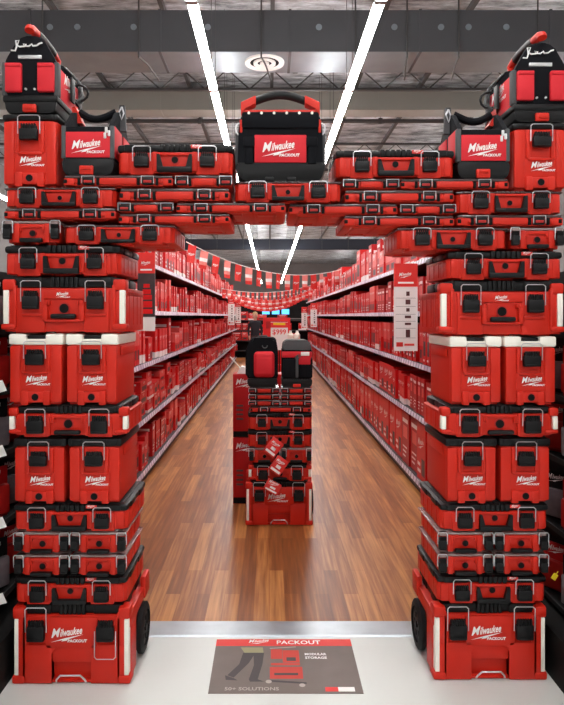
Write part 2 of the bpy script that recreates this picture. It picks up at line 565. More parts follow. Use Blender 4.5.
def low_crate(W, H, D):
    f = -D / 2
    zb = H * 0.74
    bm = MB()
    shell(bm, W - 0.035, D, 0, zb)
    tx = 0.265 * W
    for s in (-1, 1):
        box(bm, s * tx - 0.055, s * tx + 0.055, f - 0.007, f + 0.02, 0, zb - 0.003, 0.005)
        box(bm, s * (W / 2 - 0.022) - 0.022, s * (W / 2 - 0.022) + 0.022, f - 0.010, f + 0.05, H * 0.66, H * 0.93, 0.01)
        box(bm, s * (W / 2 - 0.03) - 0.03, s * (W / 2 - 0.03) + 0.03, f - 0.008, f + 0.05, H * 0.10, H * 0.24, 0.01)
        box(bm, s * 0.16 * W - 0.008, s * 0.16 * W + 0.008, f - 0.014, f + 0.02, H * 0.05, zb, 0.004)
        for k in range(3):
            xx = s * (0.12 + 0.018 * k) * W
            box(bm, xx - 0.004, xx + 0.004, f - 0.016, f, H * 0.46, H * 0.66, 0.001)
    box(bm, -0.16 * W, 0.16 * W, f - 0.010, f + 0.01, H * 0.60, H * 0.72, 0.004)
    parts = [Part('body', mesh(bm, 'body', 'red'))]
    parts.append(Part('lid', lid_mesh(W - 0.07, D - 0.005, zb, H)))
    for s in (-1, 1):
        parts.append(latch_part(s * tx, f - 0.009, zb - 0.004, 0.074, 0.082, H * 0.90))
        b = MB()
        box(b, s * (W / 2 - 0.014) - 0.011, s * (W / 2 - 0.014) + 0.011, f - 0.004, f + 0.03, H * 0.24, H * 0.66, 0.003)
        parts.append(Part('reflective_strip', mesh(b, 'reflective_strip', 'white'), label='white reflective corner strip'))
    b = MB()
    box(b, -0.11 * W, 0.11 * W, f - 0.030, f - 0.004, H * 0.10, H * 0.24, 0.008)
    parts.append(Part('handle', mesh(b, 'handle', 'black')))
    parts.append(lock_hole(0, f, H * 0.42, 0.024))
    return parts

def tall_box(W, H, D, lid='black', lidf=0.14):
    """compact tall box or cooler: one latch, logo, round drain painted dark"""
    f = -D / 2
    zb = H * (1 - lidf)
    bm = MB()
    c = 0.02
    bk = D / 2
    wt, wb = W / 2, W / 2 - 0.006
    pts = [(-wb + c, f), (wb - c, f), (wb, f + c), (wb, bk - c), (wb - c, bk), (-wb + c, bk), (-wb, bk - c), (-wb, f + c)]
    prism(bm, pts, 0.010, zb, axis='z', bev=0.006)
    for s in (-1, 1):
        box(bm, s * W * 0.30 - 0.035, s * W * 0.30 + 0.035, f + 0.02, bk - 0.02, 0, 0.02, 0.004)
        box(bm, s * (W / 2 - 0.03) - 0.024, s * (W / 2 - 0.03) + 0.024, f - 0.006, f + 0.03, 0.012, zb - 0.004, 0.008)
        # feet columns under the drain and beside it
        box(bm, s * W * 0.20 - 0.016, s * W * 0.20 + 0.016, f - 0.010, f + 0.02, 0.0, H * 0.20, 0.005)
        # side recess frame
        xx = s * W / 2
        box(bm, xx - 0.002, xx + 0.002, f + 0.05, bk - 0.05, zb - 0.05, zb - 0.006, 0.005)
    # U-shaped frame round the latch
    for s in (-1, 1):
        box(bm, s * W * 0.225 - 0.010, s * W * 0.225 + 0.010, f - 0.010, f + 0.02, H * 0.46, zb - 0.004, 0.006)
    box(bm, -W * 0.225, W * 0.225, f - 0.010, f + 0.02, H * 0.43, H * 0.48, 0.008)
    box(bm, -W * 0.16, W * 0.16, f - 0.008, f + 0.02, H * 0.035, H * 0.19, 0.006)
    parts = [Part('body', mesh(bm, 'body', 'red'))]
    if lid == 'white':
        b = MB()
        box(b, -W / 2, -W * 0.17, f - 0.006, bk, zb, H, 0.010)
        box(b, W * 0.17, W / 2, f - 0.006, bk, zb, H, 0.010)
        box(b, -W * 0.20, W * 0.20, f + 0.03, bk, zb, H - 0.006, 0.006)
        box(b, -W * 0.20, W * 0.20, f - 0.002, bk - 0.05, zb, zb + (H - zb) * 0.55, 0.004)
        lp = Part('lid', mesh(b, 'lid', 'white'), label='white insulated lid')
        b2 = MB()
        box(b2, -W * 0.16, W * 0.16, f + 0.001, f + 0.03, H - 0.028, H - 0.006, 0.004)
        lp.subs = [Part('lid_cleat', mesh(b2, 'lid_cleat', 'black'), label='black cleat in the lid')]
        parts.append(lp)
        bz = zb + (H - zb) * 0.35
    else:
        b = MB()
        box(b, -W / 2 - 0.002, W / 2 + 0.002, f - 0.004, bk + 0.002, zb, H - 0.004, 0.010)
        box(b, -W / 2 + 0.02, W / 2 - 0.02, f + 0.03, bk - 0.03, H - 0.01, H, 0.003)
        for s in (-1, 1):
            box(b, s * W * 0.33 - 0.025, s * W * 0.33 + 0.025, f - 0.008, f + 0.03, zb + 0.006, H - 0.006, 0.005)
        parts.append(Part('lid', mesh(b, 'lid', lid)))
        bz = zb + (H - zb) * 0.6
    parts.append(latch_part(0, f - 0.006, zb - H * 0.055, W * 0.33, H * 0.225, bz))
    parts.append(lock_hole(0, f - 0.008, H * 0.115, 0.019))
    parts.append(logo_part(0.01, f - 0.0075, H * 0.285, W * 0.46))
    return parts

def compact_organizer(W, H, D):
    f = -D / 2
    zb = H * 0.86
    bm = MB()
    shell(bm, W - 0.02, D, 0, zb)
    for s in (-1, 1):
        box(bm, s * W * 0.27 - 0.012, s * W * 0.27 + 0.012, f - 0.012, f + 0.02, H * 0.08, zb, 0.004)
        for k in range(3):
            xx = s * (0.20 + 0.045 * k) * W
            box(bm, xx - 0.004, xx + 0.004, f - 0.010, f, H * 0.55, H * 0.74, 0.001)
    box(bm, -W * 0.27, W * 0.27, f - 0.009, f + 0.01, H * 0.68, zb - 0.002, 0.004)
    parts = [Part('body', mesh(bm, 'body', 'red'))]
    b = MB()
    box(b, -W / 2, W / 2, f - 0.008, D / 2, zb, H - 0.003, 0.007)
    box(b, -W / 2 + 0.015, W / 2 - 0.015, f + 0.02, D / 2 - 0.02, H - 0.008, H, 0.003)
    for s in (-1, 1):
        box(b, s * W * 0.40 - 0.02, s * W * 0.40 + 0.02, f - 0.014, f + 0.02, zb - 0.004, H - 0.003, 0.004)
    parts.append(Part('lid', mesh(b, 'lid', 'clear'), label='clear hinged lid'))
    for s in (-1, 1):
        parts.append(latch_part(s * W * 0.425, f - 0.002, zb - 0.004, W * 0.15, H * 0.62, zb + H * 0.12))
    b = MB()
    box(b, -W * 0.20, W * 0.20, f - 0.030, f - 0.004, H * 0.07, H * 0.25, 0.006)
    parts.append(Part('handle', mesh(b, 'handle', 'black')))
    parts.append(lock_hole(0.002, f - 0.002, H * 0.46, 0.017))
    return parts

def slim_organizer(W, H, D, full):
    f = -D / 2
    zb = H * 0.76
    bm = MB()
    shell(bm, W, D, 0, zb, feet=True)
    box(bm, -W / 2 + 0.002, W / 2 - 0.002, f - 0.007, f + 0.02, H * 0.30, H * 0.66, 0.005)
    for s in (-1, 1):
        box(bm, s * (W / 2 - 0.025) - 0.025, s * (W / 2 - 0.025) + 0.025, f - 0.010, f + 0.03, H * 0.10, zb - 0.001, 0.007)
    tx = 0.27 * W if full else 0.40 * W
    box(bm, -(tx - 0.05), tx - 0.05, f - 0.014, f + 0.02, H * 0.16, H * 0.74, 0.006)
    # ribbed underside
    for k in range(5 if full else 3):
        xx = -W * 0.4 + k * W * 0.8 / (4 if full else 2)
        box(bm, xx - 0.008, xx + 0.008, f + 0.02, D / 2 - 0.02, 0.0, 0.012, 0.003)
    for s in (-1, 1):
        for dx in ((-0.042, 0.042) if full else (-s * 0.036,)):
            box(bm, s * tx + dx - 0.006, s * tx + dx + 0.006, f - 0.0145, f, H * 0.14, H * 0.72, 0.001, mi=1)  # near-black blocks paint the shade of slots
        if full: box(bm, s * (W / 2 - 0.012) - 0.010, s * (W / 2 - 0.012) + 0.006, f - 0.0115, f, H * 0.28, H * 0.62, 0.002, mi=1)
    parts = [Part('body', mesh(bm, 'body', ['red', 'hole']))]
    b = MB()
    box(b, -W / 2 + 0.004, W / 2 - 0.004, f - 0.004, D / 2, zb, H - 0.001, 0.004)
    parts.append(Part('lid', mesh(b, 'lid', 'smoke'), label='smoked clear lid'))
    for s in (-1, 1):
        b = MB()
        w = 0.05
        x = s * tx
        box(b, x - w / 2, x + w / 2, f - 0.018, f + 0.01, H * 0.16, H * 0.72, 0.004)
        box(b, x - w * 0.36, x + w * 0.36, f - 0.021, f - 0.012, H * 0.30, H * 0.52, 0.002, mi=1)
        lp = Part('latch', mesh(b, 'latch', ['black', 'red_dark']))
        b = MB()
        tube(b, [(x - w * 0.55, f - 0.018, H * 0.25), (x - w * 0.55, f - 0.018, H * 0.88), (x + w * 0.55, f - 0.018, H * 0.88), (x + w * 0.55, f - 0.018, H * 0.25)], 0.0024, 6)
        lp.subs = [Part('wire_bail', mesh(b, 'wire_bail', 'wire'), label='steel wire bail')]
        parts.append(lp)
    return parts

def rolling_chest(W, H, D, one_bail_down, wheel_side, hidden_wheel=True):
    """red wheeled chest with black lid, steel front pull, white corner strips, wheels outboard at the rear"""
    f = -D / 2
    bk = D / 2
    zb = H * 0.865
    bm = MB()
    c = 0.02
    wb = W / 2
    pts = [(-wb + c, f), (wb - c, f), (wb, f + c), (wb, bk - c), (wb - c, bk), (-wb + c, bk), (-wb, bk - c), (-wb, f + c)]
    wn = wb - 0.036
    prism(bm, [(-wb * .97, f + 0.024), (wb * .97, f + 0.024), (wb * .985, f + 0.04), (wb * .985, f + 0.13), (wn, f + 0.15), (wn, bk), (-wn, bk), (-wn, f + 0.15), (-wb * .985, f + 0.13), (-wb * .985, f + 0.04)], 0.012, H * 0.70, axis='z', bev=0.005)
    prism(bm, [(x * 0.985, y) for x, y in pts], H * 0.68, zb, axis='z', bev=0.006)
    for s in (-1, 1):
        # corner posts: foot, head and rails beside the strip
        box(bm, s * (W / 2 - 0.03) - 0.03, s * (W / 2 - 0.03) + 0.03, f - 0.016, f + 0.06, 0.002, H * 0.11, 0.010)
        box(bm, s * (W / 2 - 0.03) - 0.028, s * (W / 2 - 0.03) + 0.028, f - 0.014, f + 0.06, H * 0.82, H * 0.975, 0.012)
        box(bm, s * (W / 2 - 0.055) - 0.008, s * (W / 2 - 0.055) + 0.008, f - 0.012, f + 0.03, H * 0.05, H * 0.9, 0.004)
        # face plates around the recessed latch columns and the lower centre recess
        box(bm, *sorted((s * 0.165 * W, s * 0.445 * W)), f - 0.012, f + 0.04, 0.004, H * 0.50, 0.003)
        box(bm, *sorted((s * 0.365 * W, s * 0.445 * W)), f - 0.012, f + 0.02, H * 0.48, zb - 0.004, 0.003)
        prism(bm, [(s * 0.165 * W, H * 0.02), (s * 0.165 * W, H * 0.38), (s * 0.125 * W, H * 0.47), (s * 0.20 * W, H * 0.47), (s * 0.20 * W, H * 0.02)][::-s], f - 0.0115, f + 0.04)
        box(bm, s * 0.29 * W - 0.042, s * 0.29 * W + 0.042, f - 0.004, f + 0.04, H * 0.48, zb - 0.004, 0.003)
        # rear shoulder bracket for the telescopic handle
        box(bm, s * (W / 2 - 0.01) - 0.012, s * (W / 2 - 0.01) + 0.016, bk - 0.13, bk - 0.02, H * 0.70, H * 1.0, 0.008)
    box(bm, -0.215 * W, 0.215 * W, f - 0.012, f + 0.04, H * 0.455, zb - 0.006, 0.003)
    box(bm, -0.17 * W, 0.17 * W, f - 0.002, f + 0.04, H * 0.26, H * 0.46, 0.008)
    box(bm, -0.17 * W, 0.17 * W, f - 0.004, f + 0.04, H * 0.012, H * 0.045, 0.003)
    parts = [Part('body', mesh(bm, 'body', 'red'))]
    parts.append(Part('lid', lid_mesh(W - 0.075, D - 0.02, zb, H)))
    for s in (-1, 1):
        parts.append(latch_part(s * 0.29 * W, f - 0.012, zb - 0.01, 0.078, 0.095, H * 0.985, down=(one_bail_down and s == 1)))
        b = MB()
        box(b, s * (W / 2 - 0.022) - 0.012, s * (W / 2 - 0.022) + 0.012, f - 0.010, f + 0.03, H * 0.11, H * 0.82, 0.003)
        parts.append(Part('reflective_strip', mesh(b, 'reflective_strip', 'white'), label='white reflective corner strip'))
    b = MB()
    hw = 0.125 * W
    tube(b, [(-hw, f - 0.012, 0.012), (-hw + 0.004, f - 0.022, H * 0.08), (-hw + 0.022, f - 0.026, H * 0.135), (hw - 0.022, f - 0.026, H * 0.135), (hw - 0.004, f - 0.022, H * 0.08), (hw, f - 0.012, 0.012)], 0.0042, 8)
    parts.append(Part('pull_handle', mesh(b, 'pull_handle', 'wire'), label='bent steel wire pull'))
    parts.append(logo_part(-0.02 * W, f - 0.0135, H * 0.545, 0.31 * W))
    r = 0.118
    for s in ((-1, 1) if hidden_wheel else (wheel_side,)):
        x0, x1 = s * (W / 2 - 0.022), s * (W / 2 + 0.02)
        b = MB()
        yc = bk - 0.155
        # lathe a tyre
        prof = [(0.0, r * 0.70), (0.004, r * 0.92), (0.010, r), (0.030, r), (0.036, r * 0.92), (0.040, r * 0.70)]
        rings = []
        N = 28
        for (dx, rr) in prof:
            rings.append([b.verts.new((x0 + s * dx, yc + rr * math.cos(2 * PI * k / N), r + 0.001 + rr * math.sin(2 * PI * k / N))) for k in range(N)])
        for A, Bv in zip(rings, rings[1:]):
            for k in range(N):
                b.faces.new((A[k], A[(k + 1) % N], Bv[(k + 1) % N], Bv[k]))
        for k in range(N):
            b.faces.new((rings[-1][k], rings[-1][(k + 1) % N], rings[0][(k + 1) % N], rings[0][k]))
        wheel = Part('wheel', mesh(b, 'wheel', 'tyre'))
        b = MB()
        cyl(b, (x0 + s * 0.006, yc, r), (x0 + s * 0.030, yc, r), r * 0.70, 28)
        for k in range(5):
            a = 2 * PI * k / 5
            box(b, min(x0 + s * 0.03, x0 + s * 0.036), max(x0 + s * 0.03, x0 + s * 0.036), yc + r * 0.4 * math.cos(a) - 0.012, yc + r * 0.4 * math.cos(a) + 0.012, r + r * 0.4 * math.sin(a) - 0.012, r + r * 0.4 * math.sin(a) + 0.012, 0.003)
        cyl(b, (x0 - s * 0.02, yc, r), (x0 + s * 0.038, yc, r), 0.016, 14)
        wheel.subs = [Part('hub', mesh(b, 'hub', 'black'))]
        parts.append(wheel)
    return parts

# ------------------------------------------------------------------ soft bags
def rounded(pts, n=4, r=0.02):
    out = []
    m = len(pts)
    for i in range(m):
        p0, p1, p2 = Vector(pts[i - 1]).to_2d(), Vector(pts[i]).to_2d(), Vector(pts[(i + 1) % m]).to_2d()
        a = (p0 - p1); b = (p2 - p1)
        k = min(r, a.length * 0.45, b.length * 0.45)
        A = p1 + a.normalized() * k; Bq = p1 + b.normalized() * k
        for j in range(n + 1):
            t = j / n
            out.append(tuple(A * (1 - t) ** 2 + p1 * 2 * t * (1 - t) + Bq * t * t))
    return out

def end_tower_bag(W, H, D, flank):
    side = flank
    """long open tote seen end-on; side=+1 when its logo flank faces +X"""
    f, bk = -D / 2, D / 2
    bz = H * 0.22
    parts = []
    b = MB()
    prism(b, rounded([(-W / 2 + 0.012, 0), (W / 2 - 0.012, 0), (W / 2, bz), (-W / 2, bz)], r=0.02), f, bk, bev=0.006)
    box(b, -W / 2 - 0.004, W / 2 + 0.004, f - 0.006, bk + 0.006, bz - 0.03, bz, 0.008)
    parts.append(Part('moulded_base', mesh(b, 'moulded_base', 'black')))
    b = MB()
    box(b, -0.03, 0.03, f - 0.020, f - 0.002, 0.0, H * 0.10, 0.005)
    box(b, -0.02, 0.02, f - 0.026, f - 0.012, H * 0.03, H * 0.085, 0.004)
    parts.append(Part('latch', mesh(b, 'latch', 'red'), label='red locking latch'))
    # fabric shell: end panels high, flanks lower
    end = rounded([(-W / 2 + 0.004, bz), (W / 2 - 0.004, bz), (W / 2 - 0.002, H * 0.64), (W * 0.20, H * 0.97), (-W * 0.20, H * 0.97), (-W / 2 + 0.002, H * 0.64)], r=0.03)
    b = MB()
    prism(b, end, f + 0.002, f + 0.03, bev=0.006)
    parts.append(Part('end_panel', mesh(b, 'end_panel', 'fabric'), label='tapered black end panel'))
    b = MB()
    prism(b, end, bk - 0.03, bk - 0.002, bev=0.006)
    parts.append(Part('end_panel', mesh(b, 'end_panel', 'fabric'), label='tapered black end panel'))
    for s in (-1, 1):
        b = MB()
        pts = [(s * (W / 2 - 0.022), bz), (s * (W / 2 - 0.004), bz), (s * (W / 2 - 0.004), H * 0.62), (s * (W / 2 - 0.022), H * 0.62)]
        prism(b, pts, f + 0.03, bk - 0.03, bev=0.004)
        parts.append(Part('flank', mesh(b, 'flank', 'redfabric'), label='red fabric flank'))
    lg = logo_part(0, 0, 0, 0.2)
    lg.loc = (side * (W / 2 - 0.002), 0.02, bz + 0.07)
    lg.rot = (0, 0, side * PI / 2)
    parts.append(lg)
    for s in (-1, 1):
        for yy in (f + 0.002, bk - 0.03):
            b = MB()
            box(b, s * (W / 2 - 0.004) - 0.012, s * (W / 2 - 0.004) + 0.010, yy - 0.004, yy + 0.034, bz, H * 0.64, 0.005)
            parts.append(Part('corner_webbing', mesh(b, 'corner_webbing', 'greyfabric'), label='grey corner webbing'))
    for s in (-1, 1):
        b = MB()
        box(b, s * W * 0.30 - W * 0.155, s * W * 0.30 + W * 0.155, f - 0.020, f + 0.004, bz + 0.012, H * 0.615, 0.008)
        box(b, s * W * 0.30 - W * 0.145, s * W * 0.30 + W * 0.145, f - 0.024, f - 0.012, H * 0.56, H * 0.61, 0.004)
        parts.append(Part('pocket', mesh(b, 'pocket', 'redfabric'), label='red fabric pocket'))
    b = MB()
    box(b, -0.055, 0.05, f - 0.004, f + 0.004, H * 0.68, H * 0.725, 0.002)
    parts.append(Part('grey_patch', mesh(b, 'grey_patch', 'silver'), label='light grey woven patch'))
    for xx in (-0.02, 0.02):
        b = MB(); cyl(b, (xx, f - 0.006, bz + 0.028), (xx, f + 0.004, bz + 0.028), 0.005, 10)
        parts.append(Part('snap', mesh(b, 'snap', 'silver'), label='small silver snap'))
    # knotted white cord
    b = MB()
    sq = [(-0.085, .78), (-0.066, .775), (-0.060, .83), (-0.064, .90), (-0.05, .905), (-0.058, .84), (-0.045, .825), (-0.025, .83), (-0.018, .855), (-0.03, .86), (-0.028, .835),
          (-0.005, .83), (0.008, .86), (0.012, .835), (0.03, .84), (0.042, .865), (0.055, .875)]
    tube(b, [(x, f - 0.006, z * H) for x, z in sq], 0.0036, 6)
    parts.append(Part('cord', mesh(b, 'cord', 'cord'), label='looped white cord'))
    # handle running front to back over the top
    b = MB()
    pts = [(0, f - 0.012, H * 1.015), (0, f - 0.008, H * 1.045), (0, f + 0.02, H * 1.07), (0, f + 0.09, H * 1.08)]
    tube(b, pts, 0.021, 12, 0)
    pts = [(0, bk - 0.09, H * 1.08), (0, bk - 0.05, H * 1.075), (0, bk, H * 1.045), (0, bk - 0.02, H * 0.95)]
    tube(b, pts, 0.021, 12, 0)
    tube(b, [(0, f + 0.07, H * 1.078), (0, f + 0.13, H * 1.092), (0, bk - 0.13, H * 1.092), (0, bk - 0.07, H * 1.078)], 0.023, 12, 1)
    parts.append(Part('handle', mesh(b, 'handle', ['red', 'black']), label='tubular handle with red ends'))
    # shoulder strap hanging down the flank with a carabiner
    b = MB()
    x = side * (W / 2 + 0.006)
    box(b, min(x, x + side * 0.012), max(x, x + side * 0.012), -0.02, 0.03, H * 0.30, H * 0.62, 0.004)
    tube(b, [(side * W * 0.2, bk - 0.02, H * 0.93), (side * W * 0.5, bk - 0.03, H * 0.72), (side * W * 0.62, bk - 0.06, H * 0.48), (side * W * 0.54, bk - 0.1, H * 0.34)], 0.016, 8, flat=0.4)
    tube(b, [(side * (W * 0.56 + 0.045 * math.cos(a)), bk - 0.08, H * 0.52 + 0.04 * math.sin(a)) for a in [i * PI / 6 for i in range(13)]], 0.006, 6)
    parts.append(Part('shoulder_strap', mesh(b, 'shoulder_strap', 'black')))
    return parts

def small_tote(W, H, D, buckle):
    """open-mouth tote, logo panel in front, peaked ends and a sagging padded strap; buckle=+1: grey buckle end at +X"""
    f, bk = -D / 2, D / 2
    bz = H * 0.30
    parts = []
    b = MB()
    prism(b, rounded([(-W / 2 + 0.014, 0), (W / 2 - 0.014, 0), (W / 2, bz * 0.5), (W / 2, bz), (-W / 2, bz), (-W / 2, bz * 0.5)], r=0.015), f, bk, bev=0.006)
    parts.append(Part('moulded_base', mesh(b, 'moulded_base', 'black')))
    b = MB()
    box(b, -0.036, 0.026, f - 0.016, f + 0.004, 0.0, H * 0.16, 0.005)
    box(b, -0.026, 0.016, f - 0.022, f - 0.010, H * 0.08, H * 0.14, 0.003)
    parts.append(Part('latch', mesh(b, 'latch', 'red'), label='red locking latch'))
    b = MB()
    z1 = H * 0.88
    box(b, -W / 2 + 0.004, W / 2 - 0.004, f + 0.002, f + 0.024, bz - 0.004, z1, 0.006)
    box(b, -W / 2 + 0.004, W / 2 - 0.004, bk - 0.024, bk - 0.002, bz - 0.004, z1, 0.006)
    pk = rounded([(f + 0.004, bz), (bk - 0.004, bz), (bk - 0.004, z1 * 0.98), (0.045, H * 1.30), (-0.045, H * 1.30), (f + 0.004, z1 * 0.98)], r=0.02)
    for s in (-1, 1):
        xa, xb = sorted((s * (W / 2 - 0.004), s * (W / 2 - 0.026)))
        prism(b, pk, xa, xb, axis='x', bev=0.004)
    parts.append(Part('fabric_shell', mesh(b, 'fabric_shell', 'fabric')))
    b = MB()
    box(b, -W * 0.43, W * 0.43, f - 0.003, f + 0.004, bz + 0.004, H * 0.775, 0.002)
    fp = Part('front_panel', mesh(b, 'front_panel', 'redfabric'), label='red front panel')
    fp.subs = [logo_part(0.0, f - 0.0045, H * 0.40, W * 0.66)]
    parts.append(fp)
    for s in (-1, 1):
        b = MB()
        box(b, s * (W / 2 - 0.008) - 0.012, s * (W / 2 - 0.008) + 0.008, f - 0.003, f + 0.03, bz, z1 + 0.002, 0.004)
        parts.append(Part('corner_webbing', mesh(b, 'corner_webbing', 'greyfabric'), label='grey corner webbing'))
    for s in (-1, 1):
        for yy in (-0.25, 0.25):
            b = MB()
            xa, xb = sorted((s * (W / 2 - 0.006), s * (W / 2 + 0.002)))
            box(b, xa, xb, yy * D - D * 0.2, yy * D + D * 0.2, bz + 0.01, H * 0.90, 0.005)
            parts.append(Part('end_pocket', mesh(b, 'end_pocket', 'redfabric'), label='red end pocket'))
    b = MB()
    n = 12
    pts = []
    for i in range(n + 1):
        t = i / n
        x = -W / 2 + 0.03 + t * (W - 0.06)
        pts.append((x, 0, H * (1.34 - 0.13 * math.sin(PI * t) * (1.25 - 0.5 * (t if buckle > 0 else 1 - t)))))
    tube(b, pts, 0.018, 10, 0)
    s = -buckle
    xa, xb = sorted((s * (W / 2 - 0.002), s * (W / 2 - 0.05)))
    prism(b, [(xa, H * 1.10), (xb, H * 1.10), (s * (W / 2 - 0.016), H * 1.42), (s * (W / 2 - 0.002), H * 1.40)], -0.03, 0.03, mi=1)
    parts.append(Part('strap_handle', mesh(b, 'strap_handle', ['fabric', 'red']), label='sagging padded handle'))
    b = MB()
    x = buckle * (W / 2 + 0.004)
    prism(b, [(x - 0.02, H * 0.95), (x + 0.02, H * 0.95), (x + 0.012, H * 1.44), (x - 0.012, H * 1.44)], -0.03, -0.008, mi=0)
    tube(b, [(x, -0.034, H * 1.40), (x - 0.012, -0.036, H * 1.30), (x, -0.038, H * 1.16), (x + 0.010, -0.036, H * 1.28), (x, -0.034, H * 1.4)], 0.004, 6, mi=1)
    parts.append(Part('buckle_strap', mesh(b, 'buckle_strap', ['greyfabric', 'wire']), label='grey strap with steel buckle'))
    b = MB()
    xz = W * 0.36
    for k, (dx, dz) in enumerate(((0, .80), (.012, .74), (-.006, .70))):
        box(b, xz + dx - 0.006, xz + dx + 0.006, f - 0.010, f - 0.002, H * dz - 0.012, H * dz + 0.014, 0.003)
    parts.append(Part('zip_pull', mesh(b, 'zip_pull', 'cord'), label='pale hanging clip'))
    return parts

def big_tote(W, H, D):
    """covered tote with red logo panel and arched handle"""
    f, bk = -D / 2, D / 2
    parts = []
    b = MB()
    prism(b, rounded([(-W * 0.44, 0), (W * 0.44, 0), (W * 0.485, H * 0.14), (W * 0.485, H * 0.22), (-W * 0.485, H * 0.22), (-W * 0.485, H * 0.14)], r=0.03), f, bk, bev=0.01)
    for x in (-0.12, 0.12):
        box(b, x * W - 0.02, x * W + 0.02, f - 0.006, f + 0.02, 0, 0.02, 0.004)
    parts.append(Part('moulded_base', mesh(b, 'moulded_base', 'black')))
    b = MB()
    prism(b, rounded([(-W * 0.47, H * 0.16), (W * 0.47, H * 0.16), (W * 0.46, H * 0.60), (W * 0.425, H * 0.80), (-W * 0.425, H * 0.80), (-W * 0.46, H * 0.60)], r=0.025), f + 0.004, bk - 0.004, bev=0.012)
    for s in (-1, 1):
        box(b, s * W * 0.345 - 0.02, s * W * 0.345 + 0.02, f - 0.006, f + 0.02, H * 0.20, H * 0.50, 0.006)
        box(b, s * W * 0.345 - 0.026, s * W * 0.345 + 0.026, f - 0.012, f + 0.02, H * 0.40, H * 0.51, 0.006)
    parts.append(Part('fabric_shell', mesh(b, 'fabric_shell', 'fabric')))
    b = MB()
    box(b, -W * 0.425, W * 0.425, f - 0.008, bk, H * 0.61, H * 0.805, 0.012)
    flap = Part('top_flap', mesh(b, 'top_flap', 'fabric'), label='black top flap')
    b = MB()
    for k in range(6):
        x = -W * 0.345 + k * W * 0.69 / 5
        cyl(b, (x, f - 0.012, H * 0.782), (x, f - 0.004, H * 0.782), 0.0062, 12)
    flap.subs = [Part('rivet_row', mesh(b, 'rivet_row', 'white'), label='row of six white rivets')]
    parts.append(flap)
    b = MB()
    box(b, -W * 0.285, W * 0.285, f - 0.006, f + 0.006, H * 0.215, H * 0.535, 0.004)
    fp = Part('front_panel', mesh(b, 'front_panel', 'redfabric'), label='red front panel')
    fp.subs = [logo_part(0.0, f - 0.0075, H * 0.29, W * 0.42)]
    parts.append(fp)
    for s in (-1, 1):
        b = MB()
        xa, xb = sorted((s * W * 0.455, s * W * 0.5))
        box(b, xa, xb, f + 0.02, f + 0.09, H * 0.16, H * 0.58, 0.008)
        parts.append(Part('corner_webbing', mesh(b, 'corner_webbing', 'greyfabric'), label='grey side webbing'))
        b = MB()
        xa, xb = sorted((s * W * 0.45, s * W * 0.498))
        box(b, xa, xb, f + 0.10, bk - 0.02, H * 0.18, H * 0.50, 0.01)
        parts.append(Part('side_pocket', mesh(b, 'side_pocket', 'redfabric'), label='red side pocket'))
        b = MB()
        box(b, *sorted((s * W * 0.415, s * W * 0.448)), f + 0.0, f + 0.05, H * 0.56, H * 0.72, 0.006, mi=0)
        tube(b, [(s * (W * 0.455 + 0.016 * math.cos(a)), f + 0.02, H * 0.62 + 0.026 * math.sin(a)) for a in [i * PI / 5 for i in range(11)]], 0.004, 6, mi=1)
        parts.append(Part('side_clip', mesh(b, 'side_clip', ['red', 'wire'])))
    b = MB()
    zt = H * 0.80
    hy = f + 0.036
    for s in (-1, 1):
        prism(b, [(s * W * 0.435, zt - 0.01), (s * W * 0.435, H * 0.925), (s * W * 0.27, H * 1.005), (s * W * 0.27, H * 0.90), (s * W * 0.395, H * 0.855), (s * W * 0.395, zt - 0.01)][::-s], hy - 0.028, hy + 0.028, mi=0, bev=0.004)
    box(b, -W * 0.42, W * 0.42, hy - 0.028, hy + 0.028, zt - 0.012, zt + 0.014, 0.004, mi=0)
    arch = []
    for i in range(13):
        t = i / 12
        arch.append((-W * 0.29 + t * W * 0.58, hy, H * 0.95 + H * 0.075 * math.sin(PI * t)))
    tube(b, arch, 0.0185, 12, mi=1)
    parts.append(Part('handle', mesh(b, 'handle', ['red', 'black']), label='arched handle with red shoulders'))
    return parts

def pouch_backpack(W, H, D):
    f, bk = -D / 2, D / 2
    parts = []
    b = MB()
    prism(b, rounded([(-W * 0.38, 0), (W * 0.38, 0), (W * 0.44, H * 0.08), (W * 0.44, H * 0.17), (-W * 0.44, H * 0.17), (-W * 0.44, H * 0.08)], r=0.02), f, bk, bev=0.006)
    parts.append(Part('moulded_base', mesh(b, 'moulded_base', 'black')))
    b = MB()
    prism(b, rounded([(-W * 0.46, H * 0.15), (W * 0.46, H * 0.15), (W * 0.47, H * 0.70), (W * 0.40, H * 0.97), (-W * 0.34, H * 0.97), (-W * 0.45, H * 0.78)], r=0.035), f + 0.02, bk, bev=0.02)
    prism(b, rounded([(-W * 0.5, H * 0.22), (-W * 0.40, H * 0.20), (-W * 0.40, H * 0.82), (-W * 0.5, H * 0.74)], r=0.03), f + 0.05, bk - 0.02, bev=0.01)
    parts.append(Part('fabric_shell', mesh(b, 'fabric_shell', 'fabric')))
    b = MB()
    box(b, -W * 0.25, W * 0.36, f - 0.03, f + 0.05, H * 0.19, H * 0.70, 0.03, 3)
    box(b, -W * 0.21, W * 0.32, f - 0.034, f, H * 0.24, H * 0.60, 0.02, 3)
    parts.append(Part('hard_pouch', mesh(b, 'hard_pouch', 'redfabric'), label='red hard-shell front pouch'))
    b = MB()
    tube(b, [(0.02 + 0.02 * math.cos(a), f + 0.012, H * 0.82 + 0.022 * math.sin(a)) for a in [PI + i * PI / 6 for i in range(7)]], 0.004, 6)
    tube(b, [(-W * 0.12, f + 0.06, H * 0.955), (-W * 0.08, f + 0.06, H * 1.0), (W * 0.12, f + 0.06, H * 1.0), (W * 0.16, f + 0.06, H * 0.955)], 0.008, 8)
    parts.append(Part('ring_and_loop', mesh(b, 'ring_and_loop', 'greyfabric')))
    return parts

